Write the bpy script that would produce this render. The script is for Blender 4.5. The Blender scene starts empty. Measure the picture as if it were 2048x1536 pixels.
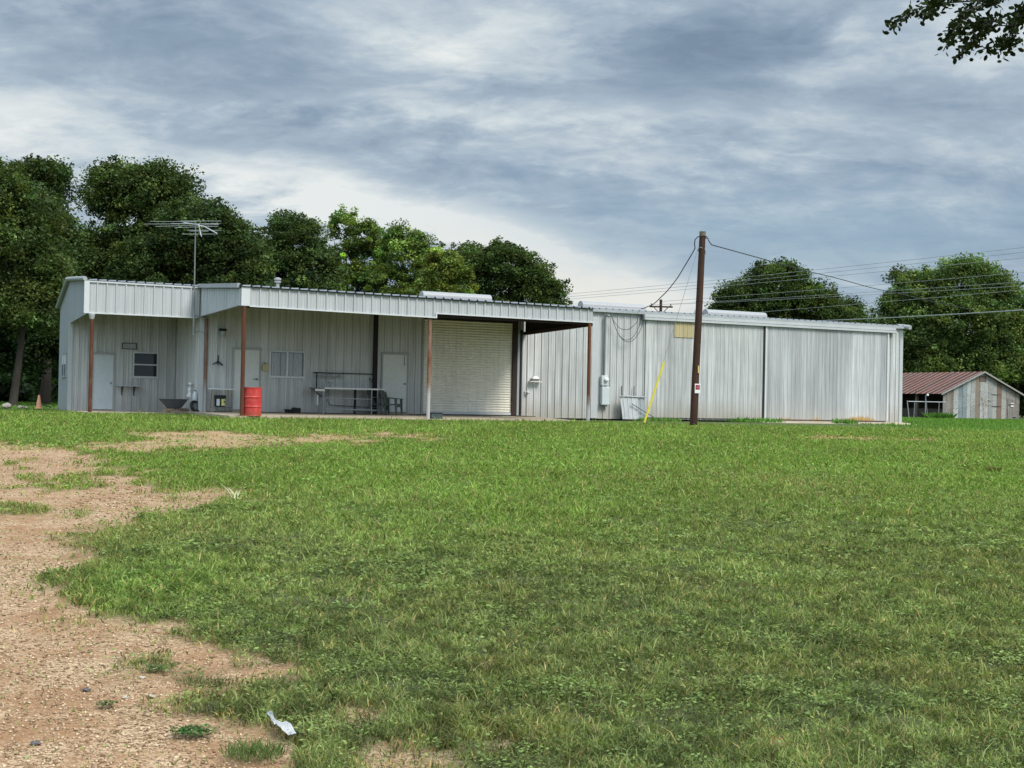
import bpy, math, random
import numpy as np
from mathutils import Matrix, Vector
C = bpy.context.scene.collection
R = math.radians
rng = np.random.default_rng(7)
random.seed(7)

# ------------------------------------------------------------------ helpers
class MB:
    """collects shapes, then links them as ONE mesh object"""
    def __init__(s): s.v = []; s.f = []
    def add(s, vs, fs):
        b = len(s.v); s.v += [tuple(p) for p in vs]; s.f += [tuple(i + b for i in f) for f in fs]; return s
    def box(s, x0, x1, y0, y1, z0, z1):
        return s.add([(x0,y0,z0),(x1,y0,z0),(x1,y1,z0),(x0,y1,z0),(x0,y0,z1),(x1,y0,z1),(x1,y1,z1),(x0,y1,z1)],
                     [(0,3,2,1),(4,5,6,7),(0,1,5,4),(1,2,6,5),(2,3,7,6),(3,0,4,7)])
    def hexa(s, p):      # 8 points: bottom ring, top ring
        return s.add(p, [(0,3,2,1),(4,5,6,7),(0,1,5,4),(1,2,6,5),(2,3,7,6),(3,0,4,7)])
    def quad(s, a, b, c, d): return s.add([a,b,c,d], [(0,1,2,3)])
    def tube(s, pts, r, n=8, cap=True):
        pts = [Vector(p) for p in pts]; rs = r if isinstance(r, (list, tuple)) else [r]*len(pts)
        vs = []; fs = []; up = None
        for i, p in enumerate(pts):
            t = (pts[min(i+1, len(pts)-1)] - pts[max(i-1, 0)]).normalized()
            if up is None:
                up = Vector((0,0,1)) if abs(t.z) < .9 else Vector((1,0,0))
            a = (up - t*up.dot(t)).normalized(); b = t.cross(a); up = a
            for k in range(n):
                q = 2*math.pi*k/n
                vs.append(p + (a*math.cos(q) + b*math.sin(q))*rs[i])
        for i in range(len(pts)-1):
            for k in range(n):
                k2 = (k+1) % n
                fs.append((i*n+k, i*n+k2, (i+1)*n+k2, (i+1)*n+k))
        if cap:
            fs.append(tuple(range(n))[::-1]); fs.append(tuple((len(pts)-1)*n+k for k in range(n)))
        return s.add(vs, fs)
    def lathe(s, prof, c=(0,0,0), n=24):   # prof: (r, z)
        vs = []; fs = []
        for r, z in prof:
            for k in range(n):
                q = 2*math.pi*k/n; vs.append((c[0]+r*math.cos(q), c[1]+r*math.sin(q), c[2]+z))
        for i in range(len(prof)-1):
            for k in range(n):
                k2 = (k+1) % n; fs.append((i*n+k, i*n+k2, (i+1)*n+k2, (i+1)*n+k))
        fs.append(tuple(range(n))[::-1]); fs.append(tuple((len(prof)-1)*n+k for k in range(n)))
        return s.add(vs, fs)
    def ball(s, c, r, n=10, m=6, sq=(1,1,1)):
        vs = []; fs = []
        for i in range(m+1):
            th = math.pi*i/m
            for k in range(n):
                q = 2*math.pi*k/n
                vs.append((c[0]+r*sq[0]*math.sin(th)*math.cos(q), c[1]+r*sq[1]*math.sin(th)*math.sin(q), c[2]+r*sq[2]*math.cos(th)))
        for i in range(m):
            for k in range(n):
                k2 = (k+1) % n; fs.append((i*n+k, (i+1)*n+k, (i+1)*n+k2, i*n+k2))
        return s.add(vs, fs)
    def build(s, name, mat, parent=None, label=None, smooth=False, bevel=0):
        me = bpy.data.meshes.new(name); me.from_pydata(s.v, [], s.f); me.update()
        if mat: me.materials.append(mat)
        if smooth:
            me.polygons.foreach_set('use_smooth', [True]*len(me.polygons))
        o = bpy.data.objects.new(name, me); C.objects.link(o)
        if parent: o.parent = parent
        if label: o['label'] = label
        if bevel:
            b = o.modifiers.new('bevel', 'BEVEL'); b.width = bevel; b.segments = 2; b.limit_method = 'ANGLE'
        return o

def tag(o, label, cat, group=None):
    o['label'] = label; o['category'] = cat
    if group: o['group'] = group
    return o
def thing(name, label, cat, loc=(0,0,0), rz=0., group=None):
    o = bpy.data.objects.new(name, None); C.objects.link(o); o.empty_display_size = .3
    o.location = loc; o.rotation_euler = (0,0,rz)
    return tag(o, label, cat, group)
def copy_tree(o, parent=None):
    c = o.copy(); C.objects.link(c)
    if parent: c.parent = parent
    for ch in list(o.children): copy_tree(ch, c)
    return c

def big_mesh(name, verts, tris=None, quads=None, cols=None, mat=None, parent=None):
    me = bpy.data.meshes.new(name)
    nt = 0 if tris is None else len(tris); nq = 0 if quads is None else len(quads)
    me.vertices.add(len(verts)); me.vertices.foreach_set('co', np.ascontiguousarray(verts, np.float32).ravel())
    loops = []
    if nt: loops.append(np.asarray(tris).ravel())
    if nq: loops.append(np.asarray(quads).ravel())
    loops = np.concatenate(loops).astype(np.int32)
    starts = np.concatenate([np.arange(nt)*3, nt*3 + np.arange(nq)*4]).astype(np.int32)
    me.loops.add(len(loops)); me.loops.foreach_set('vertex_index', loops)
    me.polygons.add(nt+nq); me.polygons.foreach_set('loop_start', starts)
    me.update(calc_edges=True)
    if cols is not None:
        a = me.color_attributes.new('Col', 'FLOAT_COLOR', 'POINT')
        c4 = np.ones((len(verts), 4), np.float32); c4[:, :3] = cols
        a.data.foreach_set('color', c4.ravel())
    if mat: me.materials.append(mat)
    o = bpy.data.objects.new(name, me); C.objects.link(o)
    if parent: o.parent = parent
    return o

# value noise in numpy
def vnoise(x, y, seed=0):
    xi = np.floor(x).astype(np.int64); yi = np.floor(y).astype(np.int64); xf = x-xi; yf = y-yi
    def h(a, b):
        n = (a*374761393 + b*668265263 + seed*974634777) & 0xffffffff
        n = ((n ^ (n >> 13)) * 1274126177) & 0xffffffff
        n = n ^ (n >> 16)
        return (n & 0xffff) / 65535.
    u = xf*xf*(3-2*xf); v = yf*yf*(3-2*yf)
    return (h(xi,yi)*(1-u)+h(xi+1,yi)*u)*(1-v) + (h(xi,yi+1)*(1-u)+h(xi+1,yi+1)*u)*v
def fbm(x, y, seed=0, o=4):
    s = 0; a = .5; t = 0
    for i in range(o):
        s = s + a*vnoise(x*2**i, y*2**i, seed+i); t += a; a *= .55
    return s/t
def sstep(a, b, x):
    t = np.clip((x-a)/(b-a), 0, 1); return t*t*(3-2*t)

# ------------------------------------------------------------------ materials
def nm(name):
    m = bpy.data.materials.new(name); m.use_nodes = True
    nt = m.node_tree; nt.nodes.clear()
    out = nt.nodes.new('ShaderNodeOutputMaterial')
    return m, nt, out
def L(nt, a, b): nt.links.new(a, b)
def node(nt, t, **k):
    n = nt.nodes.new(t)
    for a, v in k.items(): setattr(n, a, v)
    return n
def mathn(nt, op, a, b=None, clamp=False):
    n = node(nt, 'ShaderNodeMath', operation=op, use_clamp=clamp)
    for i, q in enumerate((a, b)):
        if q is None: continue
        if isinstance(q, (int, float)): n.inputs[i].default_value = q
        else: L(nt, q, n.inputs[i])
    return n.outputs[0]
def mixc(nt, fac, a, b, blend='MIX'):
    n = node(nt, 'ShaderNodeMix', data_type='RGBA', blend_type=blend)
    for i, q in ((0, fac), (6, a), (7, b)):
        if isinstance(q, (int, float)): n.inputs[i].default_value = q
        elif isinstance(q, tuple): n.inputs[i].default_value = (*q, 1) if len(q) == 3 else q
        else: L(nt, q, n.inputs[i])
    return n.outputs[2]
def noise(nt, vec, scale, detail=4, rough=.55, dist=0):
    n = node(nt, 'ShaderNodeTexNoise'); n.inputs['Scale'].default_value = scale
    n.inputs['Detail'].default_value = detail; n.inputs['Roughness'].default_value = rough; n.inputs['Distortion'].default_value = dist
    if vec is not None: L(nt, vec, n.inputs['Vector'])
    return n.outputs[0]
def ramp(nt, fac, stops):
    n = node(nt, 'ShaderNodeValToRGB'); L(nt, fac, n.inputs[0])
    e = n.color_ramp.elements
    while len(e) < len(stops): e.new(.5)
    for i, (p, c) in enumerate(stops):
        e[i].position = p; e[i].color = (c, c, c, 1) if isinstance(c, (int, float)) else (*c, 1)
    return n.outputs[0]
def mapping(nt, vec, sc=(1,1,1), loc=(0,0,0)):
    n = node(nt, 'ShaderNodeMapping'); L(nt, vec, n.inputs[0]); n.inputs['Scale'].default_value = sc; n.inputs['Location'].default_value = loc
    return n.outputs[0]
def objco(nt): return node(nt, 'ShaderNodeTexCoord').outputs['Object']
def princ(nt, out, col, rough=.6, metal=0., spec=.5):
    p = node(nt, 'ShaderNodeBsdfPrincipled')
    if isinstance(col, tuple): p.inputs['Base Color'].default_value = (*col, 1)
    else: L(nt, col, p.inputs['Base Color'])
    if isinstance(rough, (int, float)): p.inputs['Roughness'].default_value = rough
    else: L(nt, rough, p.inputs['Roughness'])
    p.inputs['Metallic'].default_value = metal; p.inputs['Specular IOR Level'].default_value = spec
    L(nt, p.outputs[0], out.inputs[0]); return p
def bump(nt, p, h, strength=.3, dist=.01):
    b = node(nt, 'ShaderNodeBump'); b.inputs['Strength'].default_value = strength; b.inputs['Distance'].default_value = dist
    L(nt, h, b.inputs['Height']); L(nt, b.outputs[0], p.inputs['Normal'])

def plain(name, col, rough=.6, metal=0., var=.18, scale=6., spec=.4, bmp=.0):
    m, nt, out = nm(name); co = objco(nt)
    n = noise(nt, co, scale, 5, .65)
    n2 = noise(nt, co, scale*9, 3, .6)
    d = tuple(c*(1-var) for c in col); l = tuple(min(1, c*(1+var)) for c in col)
    c = mixc(nt, ramp(nt, n, [(.3, 0.), (.7, 1.)]), d, l)
    c = mixc(nt, mathn(nt, 'MULTIPLY', ramp(nt, n2, [(.45, 0.), (.7, 1.)]), .25), c, tuple(q*.7 for q in col))
    p = princ(nt, out, c, rough, metal, spec)
    if bmp: bump(nt, p, n2, bmp)
    return m

def metal_sheet(name, base=(.50,.52,.535), streak=.25, dirt=0., tint=(.40,.36,.30), rough=.5, metal=.08, rust=0., cross=1., bands=0., zones=()):
    """weathered galvanised sheet: streaks run down the sheet, splash dirt along its foot"""
    m, nt, out = nm(name); co = objco(nt)
    s1 = noise(nt, mapping(nt, co, (9*cross, 9*cross, .22)), 1., 5, .6)
    s2 = noise(nt, mapping(nt, co, (1.6*cross, 1.6*cross, .12)), 1., 4, .6)
    s3 = noise(nt, mapping(nt, co, (26*cross, 26*cross, .5)), 1., 3, .6)
    bl = noise(nt, co, 1.1, 5, .6)
    dk = tuple(c*(1-streak*1.25) for c in base); lt = tuple(min(.9, c*(1+streak*.75)) for c in base)
    f = mathn(nt, 'ADD', mathn(nt, 'MULTIPLY', s1, .4), mathn(nt, 'ADD', mathn(nt, 'MULTIPLY', s2, .45), mathn(nt, 'ADD', mathn(nt, 'MULTIPLY', bl, .15), mathn(nt, 'MULTIPLY', mathn(nt, 'SUBTRACT', s3, .5), .6))))
    c = mixc(nt, ramp(nt, f, [(.32, 0.), (.66, 1.)]), dk, lt)
    sep = node(nt, 'ShaderNodeSeparateXYZ'); L(nt, co, sep.inputs[0])
    if bands:
        # whole sheets 0.915 m wide weather differently
        w = node(nt, 'ShaderNodeTexWhiteNoise', noise_dimensions='1D')
        L(nt, mathn(nt, 'FLOOR', mathn(nt, 'DIVIDE', sep.outputs[0], .915)), w.inputs['W'])
        c = mixc(nt, mathn(nt, 'MULTIPLY', w.outputs[0], bands), c, tuple(q*.62 for q in base))
    for (ua, ub, amt, edge) in zones:      # older, duller sheets between ua and ub
        a_ = ramp(nt, mathn(nt, 'DIVIDE', mathn(nt, 'SUBTRACT', sep.outputs[0], ua), edge), [(0., 0.), (1., 1.)])
        b_ = ramp(nt, mathn(nt, 'DIVIDE', mathn(nt, 'SUBTRACT', ub, sep.outputs[0]), edge), [(0., 0.), (1., 1.)])
        k_ = mathn(nt, 'MULTIPLY', mathn(nt, 'MULTIPLY', a_, b_), mathn(nt, 'MULTIPLY', ramp(nt, s2, [(.3, 1.), (.62, .35)]), amt))
        c = mixc(nt, k_, c, tuple(q*.5 for q in base))
    if dirt:
        n = noise(nt, mapping(nt, co, (4, 4, .8)), 1., 4, .6)
        h = mathn(nt, 'ADD', sep.outputs[2], mathn(nt, 'MULTIPLY', mathn(nt, 'SUBTRACT', n, .5), .7))
        k = ramp(nt, h, [(0., 1.), (.75, 0.)])
        c = mixc(nt, mathn(nt, 'MULTIPLY', k, dirt), c, tint)
    if rust:
        n = noise(nt, mapping(nt, co, (.55, .55, .1), (7.3,0,0)), 1., 2, .5)
        n2 = noise(nt, mapping(nt, co, (7, 7, 1.4)), 1., 4, .6)
        h = mathn(nt, 'SUBTRACT', sep.outputs[2], mathn(nt, 'MULTIPLY', mathn(nt, 'SUBTRACT', mathn(nt, 'ADD', n, mathn(nt, 'MULTIPLY', n2, .3)), .72), 1.3))
        k = ramp(nt, h, [(0., 1.), (.13, 0.)])
        c = mixc(nt, mathn(nt, 'MULTIPLY', k, rust), c, (.40, .25, .09))
    r = mathn(nt, 'ADD', mathn(nt, 'MULTIPLY', s1, .25), rough-.12)
    p = princ(nt, out, c, r, metal, .5)
    bump(nt, p, noise(nt, mapping(nt, co, (2.2, 2.2, .9)), 1., 3, .5), .35, .03)
    return m

def rusty(name, a, b, scale=5., rough=.8, lo=.4, hi=.62, foot=None):
    m, nt, out = nm(name); co = objco(nt)
    n = noise(nt, mapping(nt, co, (1,1,.35)), scale, 6, .7); n2 = noise(nt, co, scale*8, 3, .6)
    c = mixc(nt, ramp(nt, n, [(lo, 0.), (hi, 1.)]), a, b)
    c = mixc(nt, mathn(nt, 'MULTIPLY', n2, .5), c, tuple(q*.55 for q in a))
    if foot:
        sep = node(nt, 'ShaderNodeSeparateXYZ'); L(nt, co, sep.inputs[0])
        k = ramp(nt, mathn(nt, 'DIVIDE', mathn(nt, 'ADD', sep.outputs[2], mathn(nt, 'MULTIPLY', mathn(nt, 'SUBTRACT', n, .5), 1.2)), 3.), [(foot[0], 1.), (foot[1], 0.)])
        c = mixc(nt, k, c, foot[2])
    p = princ(nt, out, c, rough, 0., .3); bump(nt, p, n2, .3, .004)
    return m

M = {}
M['wall'] = metal_sheet('galvanised_wall', (.53,.535,.53), .34, .7, (.36,.33,.28), bands=.25)
M['porch_wall'] = metal_sheet('porch_wall_sheet', (.57,.575,.565), .26, .35, (.36,.33,.28), bands=.12)
M['fascia'] = metal_sheet('fascia_sheet', (.43,.445,.45), .14, 0, bands=.1)
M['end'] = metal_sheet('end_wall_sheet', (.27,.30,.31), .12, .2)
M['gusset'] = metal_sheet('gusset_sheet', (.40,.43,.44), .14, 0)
M['door_sheet_a'] = metal_sheet('weathered_door_sheet', (.49,.495,.49), .36, .75, (.33,.30,.25), bands=.3)
M['door_sheet_b'] = metal_sheet('patched_door_sheet', (.52,.535,.54), .36, .2, (.42,.36,.26), rust=1., bands=.2, zones=((22.3,26.75,.75,.03),(28.3,29.2,.8,.4)))
M['roof'] = metal_sheet('roof_sheet', (.40,.41,.42), .2, 0)
M['trim'] = plain('light_trim', (.47,.485,.49), .45, .15, .06, 2)
M['trim_dull'] = plain('dull_trim', (.36,.38,.39), .5, .2, .1, 2)
M['white_trim'] = plain('white_painted_trim', (.54,.555,.56), .4, 0, .05, 2)
M['vent'] = plain('vent_white', (.29,.295,.30), .5, .05, .05, 1.2)
M['door_grey'] = plain('grey_door_paint', (.58,.63,.66), .45, 0, .03, 1)
M['door_cream'] = plain('cream_door_paint', (.66,.675,.65), .45, 0, .04, 1)
M['roll'] = metal_sheet('cream_roll_slat', (.80,.765,.66), .1, .0, rough=.5, metal=.0, cross=.4)
M['frame'] = plain('door_frame_shadow_grey', (.36,.375,.365), .5, 0, .08, 3)  # darker tone stands in for the shadow outline round the doors
M['alu'] = plain('aluminium_frame', (.56,.57,.57), .4, .3, .08, 4)
M['steel'] = plain('old_steel', (.30,.31,.31), .5, .4, .2, 8)
M['grey_steel'] = plain('grey_steel', (.17,.18,.18), .55, .3, .25, 8)
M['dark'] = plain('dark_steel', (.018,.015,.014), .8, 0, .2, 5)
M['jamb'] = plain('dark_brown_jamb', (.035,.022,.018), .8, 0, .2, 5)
M['black'] = plain('black_plastic', (.008,.009,.009), .5, 0, .2, 8)
M['interior'] = plain('dark_room', (.012,.012,.013), .9, 0, .1, 2)
M['curtain'] = plain('curtain_cloth', (.85,.84,.79), .9, 0, .08, 3)
M['post_a'] = rusty('rusty_post', (.10,.034,.018), (.20,.11,.07), 4., lo=.5, hi=.75)
M['post_b'] = rusty('red_brown_post', (.115,.040,.019), (.075,.03,.018), 3.)
M['post_c'] = rusty('worn_post', (.17,.06,.03), (.30,.21,.16), 3., lo=.38, hi=.6, foot=(.2, .36, (.40,.39,.37)))
M['post_d'] = rusty('orange_brown_post', (.15,.06,.022), (.11,.04,.018), 3., foot=(.12, .24, (.38,.38,.37)))
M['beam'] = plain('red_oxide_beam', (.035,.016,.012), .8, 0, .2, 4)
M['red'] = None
M['ceil'] = plain('shade_toned_ceiling', (.035,.028,.022), .9, 0, .2, 2)  # shade under the porch roofs is put into this dark colour
M['timber'] = rusty('creosote_timber', (.066,.031,.019), (.036,.018,.012), 3., .85)
M['wood'] = rusty('scrap_wood', (.34,.26,.18), (.22,.16,.11), 4.)
M['tray'] = plain('grey_wheelbarrow_paint', (.075,.078,.085), .5, 0, .15, 5)
M['plastic_green'] = plain('green_grey_plastic', (.075,.095,.08), .5, 0, .12, 5)
M['yellow'] = plain('yellow_plastic', (.72,.60,.05), .45, 0, .08, 5)
M['tan'] = metal_sheet('tan_fibreglass', (.46,.39,.22), .2, 0, metal=0)
M['cable'] = plain('black_cable', (.02,.022,.025), .6, 0, .1, 5)
M['wire'] = plain('grey_wire', (.26,.28,.27), .5, .1, .1, 5)
M['meter'] = plain('grey_meter_paint', (.52,.57,.57), .4, .1, .05, 5)
M['white'] = plain('white_paint', (.78,.78,.76), .5, 0, .06, 8)
M['orange'] = plain('faded_orange_plastic', (.70,.33,.19), .6, 0, .12, 8)
M['label_white'] = plain('white_label', (.7,.72,.74), .6, 0, .15, 40)
M['label_yellow'] = plain('yellow_label', (.68,.66,.22), .6, 0, .12, 40)
M['sign_red'] = plain('sign_red', (.30,.02,.035), .5, 0, .1, 20)
M['box_tan'] = plain('tan_box', (.50,.45,.26), .6, 0, .1, 20)
M['stone'] = plain('pale_stone', (.42,.36,.29), .9, 0, .25, 30)
M['stone_dark'] = plain('dark_stone', (.10,.085,.085), .9, 0, .25, 30)
M['bark'] = rusty('bark', (.035,.029,.024), (.06,.054,.046), 4., .95)
M['conduit'] = plain('grey_conduit', (.17,.19,.19), .45, .3, .12, 6)

def red_paint():
    m, nt, out = nm('red_barrel_paint'); co = objco(nt)
    n = noise(nt, co, 3.2, 5, .7, .6); n2 = noise(nt, co, 22, 4, .6)
    c = mixc(nt, ramp(nt, n, [(.35, 0.), (.7, 1.)]), (.44,.022,.022), (.56,.075,.06))
    sep = node(nt, 'ShaderNodeSeparateXYZ'); L(nt, co, sep.inputs[0])
    k = ramp(nt, mathn(nt, 'ADD', sep.outputs[2], mathn(nt, 'MULTIPLY', n, -.14)), [(0., 1.), (.10, 0.)])
    c = mixc(nt, mathn(nt, 'MULTIPLY', k, .6), c, (.25,.07,.03))
    c = mixc(nt, ramp(nt, n2, [(.55, 0.), (.68, .7)]), c, (.20,.05,.035))
    n3_ = noise(nt, mapping(nt, co, (3, 3, 1)), 2.2, 5, .7); c = mixc(nt, ramp(nt, n3_, [(.56, 0.), (.72, .45)]), c, (.52,.16,.13))
    p = princ(nt, out, c, .5, 0, .4); bump(nt, p, n, .5, .02); return m
M['red'] = red_paint()

def glass(name, col=(.02,.022,.025)):
    m, nt, out = nm(name); p = princ(nt, out, col, .06, 0, .3); return m
M['glass'] = glass('window_glass')
def clear_glass():
    m, nt, out = nm('clear_glass')
    t = node(nt, 'ShaderNodeBsdfTransparent'); t.inputs[0].default_value = (.85,.87,.86,1)
    g = node(nt, 'ShaderNodeBsdfGlossy'); g.inputs['Roughness'].default_value = .05
    fr = node(nt, 'ShaderNodeFresnel'); fr.inputs[0].default_value = 1.5
    x = node(nt, 'ShaderNodeMixShader'); L(nt, fr.outputs[0], x.inputs[0]); L(nt, t.outputs[0], x.inputs[1]); L(nt, g.outputs[0], x.inputs[2])
    L(nt, x.outputs[0], out.inputs[0]); return m
M['clear'] = clear_glass()

def leafmat(name, trans=.3, rough=.55, spec=.3):
    m, nt, out = nm(name)
    a = node(nt, 'ShaderNodeAttribute', attribute_name='Col')
    p = node(nt, 'ShaderNodeBsdfPrincipled'); L(nt, a.outputs['Color'], p.inputs['Base Color'])
    p.inputs['Roughness'].default_value = rough; p.inputs['Specular IOR Level'].default_value = spec
    t = node(nt, 'ShaderNodeBsdfTranslucent')
    L(nt, mixc(nt, 1., a.outputs['Color'], (1.3,1.5,.6), 'MULTIPLY'), t.inputs[0])
    x = node(nt, 'ShaderNodeMixShader'); x.inputs[0].default_value = trans
    L(nt, p.outputs[0], x.inputs[1]); L(nt, t.outputs[0], x.inputs[2]); L(nt, x.outputs[0], out.inputs[0])
    return m
M['leaf'] = leafmat('tree_leaf', .30, .6, .10)
M['grass'] = leafmat('grass_blade', .3, .7, .05)
M['pebble'] = leafmat('pebble', 0., .9, .2)

def concrete(name, col):
    m, nt, out = nm(name); co = objco(nt)
    n = noise(nt, co, .7, 5, .65); n2 = noise(nt, co, 20, 4, .6)
    c = mixc(nt, ramp(nt, n, [(.35, 0.), (.68, 1.)]), tuple(q*.68 for q in col), col)
    c = mixc(nt, mathn(nt, 'MULTIPLY', n2, .3), c, tuple(q*.6 for q in col))
    p = princ(nt, out, c, .9, 0, .2); bump(nt, p, n2, .2, .005); return m
M['slab'] = concrete('old_concrete', (.46,.385,.285))

# ------------------------------------------------------------------ camera
CAMZ = 1.6; F = 2700.; PHI = math.atan(.02); PITCH = math.atan(35/F)
cam = bpy.data.cameras.new('camera'); co_ = bpy.data.objects.new('camera', cam); C.objects.link(co_)
cam.sensor_width = 36; cam.lens = F/2048*36; cam.clip_end = 3000; cam.clip_start = .1
fw = Vector((0, math.cos(PITCH), math.sin(PITCH))); ri = Vector((1,0,0)); up = Vector((0, -math.sin(PITCH), math.cos(PITCH)))
r2 = ri*math.cos(PHI) + up*math.sin(PHI); u2 = up*math.cos(PHI) - ri*math.sin(PHI)
mw = Matrix.Identity(4)
for i, a in enumerate((r2, u2, -fw)):
    for k in range(3): mw[k][i] = a[k]
mw.translation = (0, 0, CAMZ); co_.matrix_world = mw
bpy.context.scene.camera = co_

# ------------------------------------------------------------------ sky and light
w = bpy.data.worlds.new('World'); bpy.context.scene.world = w; w.use_nodes = True
nt = w.node_tree; nt.nodes.clear()
out = node(nt, 'ShaderNodeOutputWorld')
SUN_EL, SUN_AZ = R(48), R(128)      # azimuth measured from +Y clockwise: behind the camera, to its right
d = node(nt, 'ShaderNodeTexCoord').outputs['Generated']
sep = node(nt, 'ShaderNodeSeparateXYZ'); L(nt, d, sep.inputs[0])
x, y, z = sep.outputs
el = mathn(nt, 'ARCSINE', z); az = mathn(nt, 'ARCTAN2', x, y)
den = mathn(nt, 'ADD', mathn(nt, 'MAXIMUM', z, 0.), .26)
px_ = mathn(nt, 'DIVIDE', x, den); py_ = mathn(nt, 'DIVIDE', y, den)
cmb = node(nt, 'ShaderNodeCombineXYZ'); L(nt, px_, cmb.inputs[0]); L(nt, py_, cmb.inputs[1])
cv = cmb.outputs[0]
n1 = noise(nt, mapping(nt, cv, (2.1, 2.3, 1), (2.3, 1.1, .4)), 1., 7, .55, .25)
n2 = noise(nt, mapping(nt, cv, (4.6, 6.6, 1), (7.7, 3.2, 1.4)), 1., 7, .58, .6)
n3 = noise(nt, mapping(nt, cv, (15, 21, 1), (1.2, 9.2, 2.4)), 1., 5, .6, .4)
# warp of the azimuth/elevation in which the broad cloud masses are laid out
waz = mathn(nt, 'ADD', az, mathn(nt, 'MULTIPLY', mathn(nt, 'SUBTRACT', n2, .5), .10))
wel = mathn(nt, 'ADD', el, mathn(nt, 'MULTIPLY', mathn(nt, 'SUBTRACT', n1, .5), .06))
wel = mathn(nt, 'ADD', wel, mathn(nt, 'MULTIPLY', mathn(nt, 'SUBTRACT', n3, .5), .022))
def blob(px, py, sx, sy, slope=0.):
    a0 = (px-1024)/2700; e0 = (803+.02*(px-1024)-py)/2700
    da = mathn(nt, 'SUBTRACT', waz, a0)
    de = mathn(nt, 'SUBTRACT', mathn(nt, 'SUBTRACT', wel, e0), mathn(nt, 'MULTIPLY', da, -slope))
    q = mathn(nt, 'ADD', mathn(nt, 'POWER', mathn(nt, 'ABSOLUTE', mathn(nt, 'DIVIDE', da, sx/2700)), 2.), mathn(nt, 'POWER', mathn(nt, 'ABSOLUTE', mathn(nt, 'DIVIDE', de, sy/2700)), 2.))
    return mathn(nt, 'EXPONENT', mathn(nt, 'MULTIPLY', q, -1.))
v = mathn(nt, 'ADD', .48, mathn(nt, 'MULTIPLY', mathn(nt, 'SUBTRACT', n1, .5), .85))
v = mathn(nt, 'ADD', v, mathn(nt, 'MULTIPLY', mathn(nt, 'SUBTRACT', n2, .5), .75))
v = mathn(nt, 'ADD', v, mathn(nt, 'MULTIPLY', mathn(nt, 'SUBTRACT', n3, .5), .42))
n4 = noise(nt, mapping(nt, cv, (3.4, 4.4, 1), (4.1, 8.3, 3.3)), 1., 8, .60, .35)
n4 = ramp(nt, n4, [(.40, 0.), (.50, .35), (.56, 1.)])
v = mathn(nt, 'ADD', v, mathn(nt, 'MULTIPLY', mathn(nt, 'SUBTRACT', n4, .5), .17))
BL = [(40,275,300,50,0,.24),(420,370,420,40,.10,.24),(700,420,330,48,.22,.44),(1150,545,280,62,.30,.70),(1000,470,300,30,.3,.15),
      (820,60,260,60,0,.22),(1750,110,280,70,0,.16),(1350,250,420,30,.05,.14),(700,230,500,28,-.02,.18),(1750,330,300,25,.05,.10),
      (1420,120,300,80,0,-.34),(300,110,330,60,0,-.18),(1250,430,420,60,.10,-.14),(560,330,300,22,.05,-.10)]
for (a,b,c,dd,sl,amp) in BL:
    v = mathn(nt, 'ADD', v, mathn(nt, 'MULTIPLY', blob(a,b,c,dd,sl), amp))
col = ramp(nt, v, [(.0, (.20,.275,.375)), (.25, (.275,.365,.47)), (.5, (.40,.49,.585)), (.72, (.58,.66,.71)), (1., (.81,.845,.84))])
blue = mathn(nt, 'MAXIMUM', blob(1650,480,520,95,.05), mathn(nt, 'MULTIPLY', blob(1250,400,300,50,.15), .5))
col = mixc(nt, mathn(nt, 'MULTIPLY', blue, .62), col, (.31,.46,.60))
cream = blob(1180,570,260,55,.2)
col = mixc(nt, mathn(nt, 'MULTIPLY', cream, .5), col, (.86,.82,.72))
# an overcast sky is brightest overhead
zen = node(nt, 'ShaderNodeMapRange', interpolation_type='SMOOTHSTEP'); L(nt, el, zen.inputs[0])
for i, q in ((1, .33), (2, 1.0), (3, 0.), (4, 1.)): zen.inputs[i].default_value = q
# and the clouds behind the camera, round the hidden sun, are brighter than those in front
back = node(nt, 'ShaderNodeMapRange', interpolation_type='SMOOTHSTEP'); L(nt, y, back.inputs[0])
for i, q in ((1, .15), (2, -.6), (3, 0.), (4, 1.)): back.inputs[i].default_value = q
stren = mathn(nt, 'ADD', 1., mathn(nt, 'ADD', mathn(nt, 'MULTIPLY', zen.outputs[0], 2.6), mathn(nt, 'MULTIPLY', back.outputs[0], .8)))
bgc = node(nt, 'ShaderNodeBackground'); L(nt, col, bgc.inputs[0]); L(nt, stren, bgc.inputs[1])
sky = node(nt, 'ShaderNodeTexSky', sky_type='NISHITA'); sky.sun_disc = False; sky.sun_elevation = SUN_EL; sky.sun_rotation = SUN_AZ
bgs = node(nt, 'ShaderNodeBackground'); L(nt, sky.outputs[0], bgs.inputs[0]); bgs.inputs[1].default_value = .08
mx = node(nt, 'ShaderNodeMixShader')
cov = mathn(nt, 'SUBTRACT', 1., mathn(nt, 'MULTIPLY', blue, .25)); L(nt, cov, mx.inputs[0])
L(nt, bgs.outputs[0], mx.inputs[1]); L(nt, bgc.outputs[0], mx.inputs[2]); L(nt, mx.outputs[0], out.inputs[0])
sun = bpy.data.lights.new('sun', 'SUN'); sun.energy = 3.6; sun.angle = R(22); sun.color = (1, .94, .83)
so = bpy.data.objects.new('sun', sun); C.objects.link(so)
sd = Vector((math.sin(SUN_AZ)*math.cos(SUN_EL), math.cos(SUN_AZ)*math.cos(SUN_EL), math.sin(SUN_EL)))
so.rotation_euler = sd.to_track_quat('Z', 'Y').to_euler(); so.location = (0,0,40)
vs = bpy.context.scene.view_settings; vs.view_transform = 'Standard'; vs.look = 'None'; vs.exposure = 0; vs.gamma = 1

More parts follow.
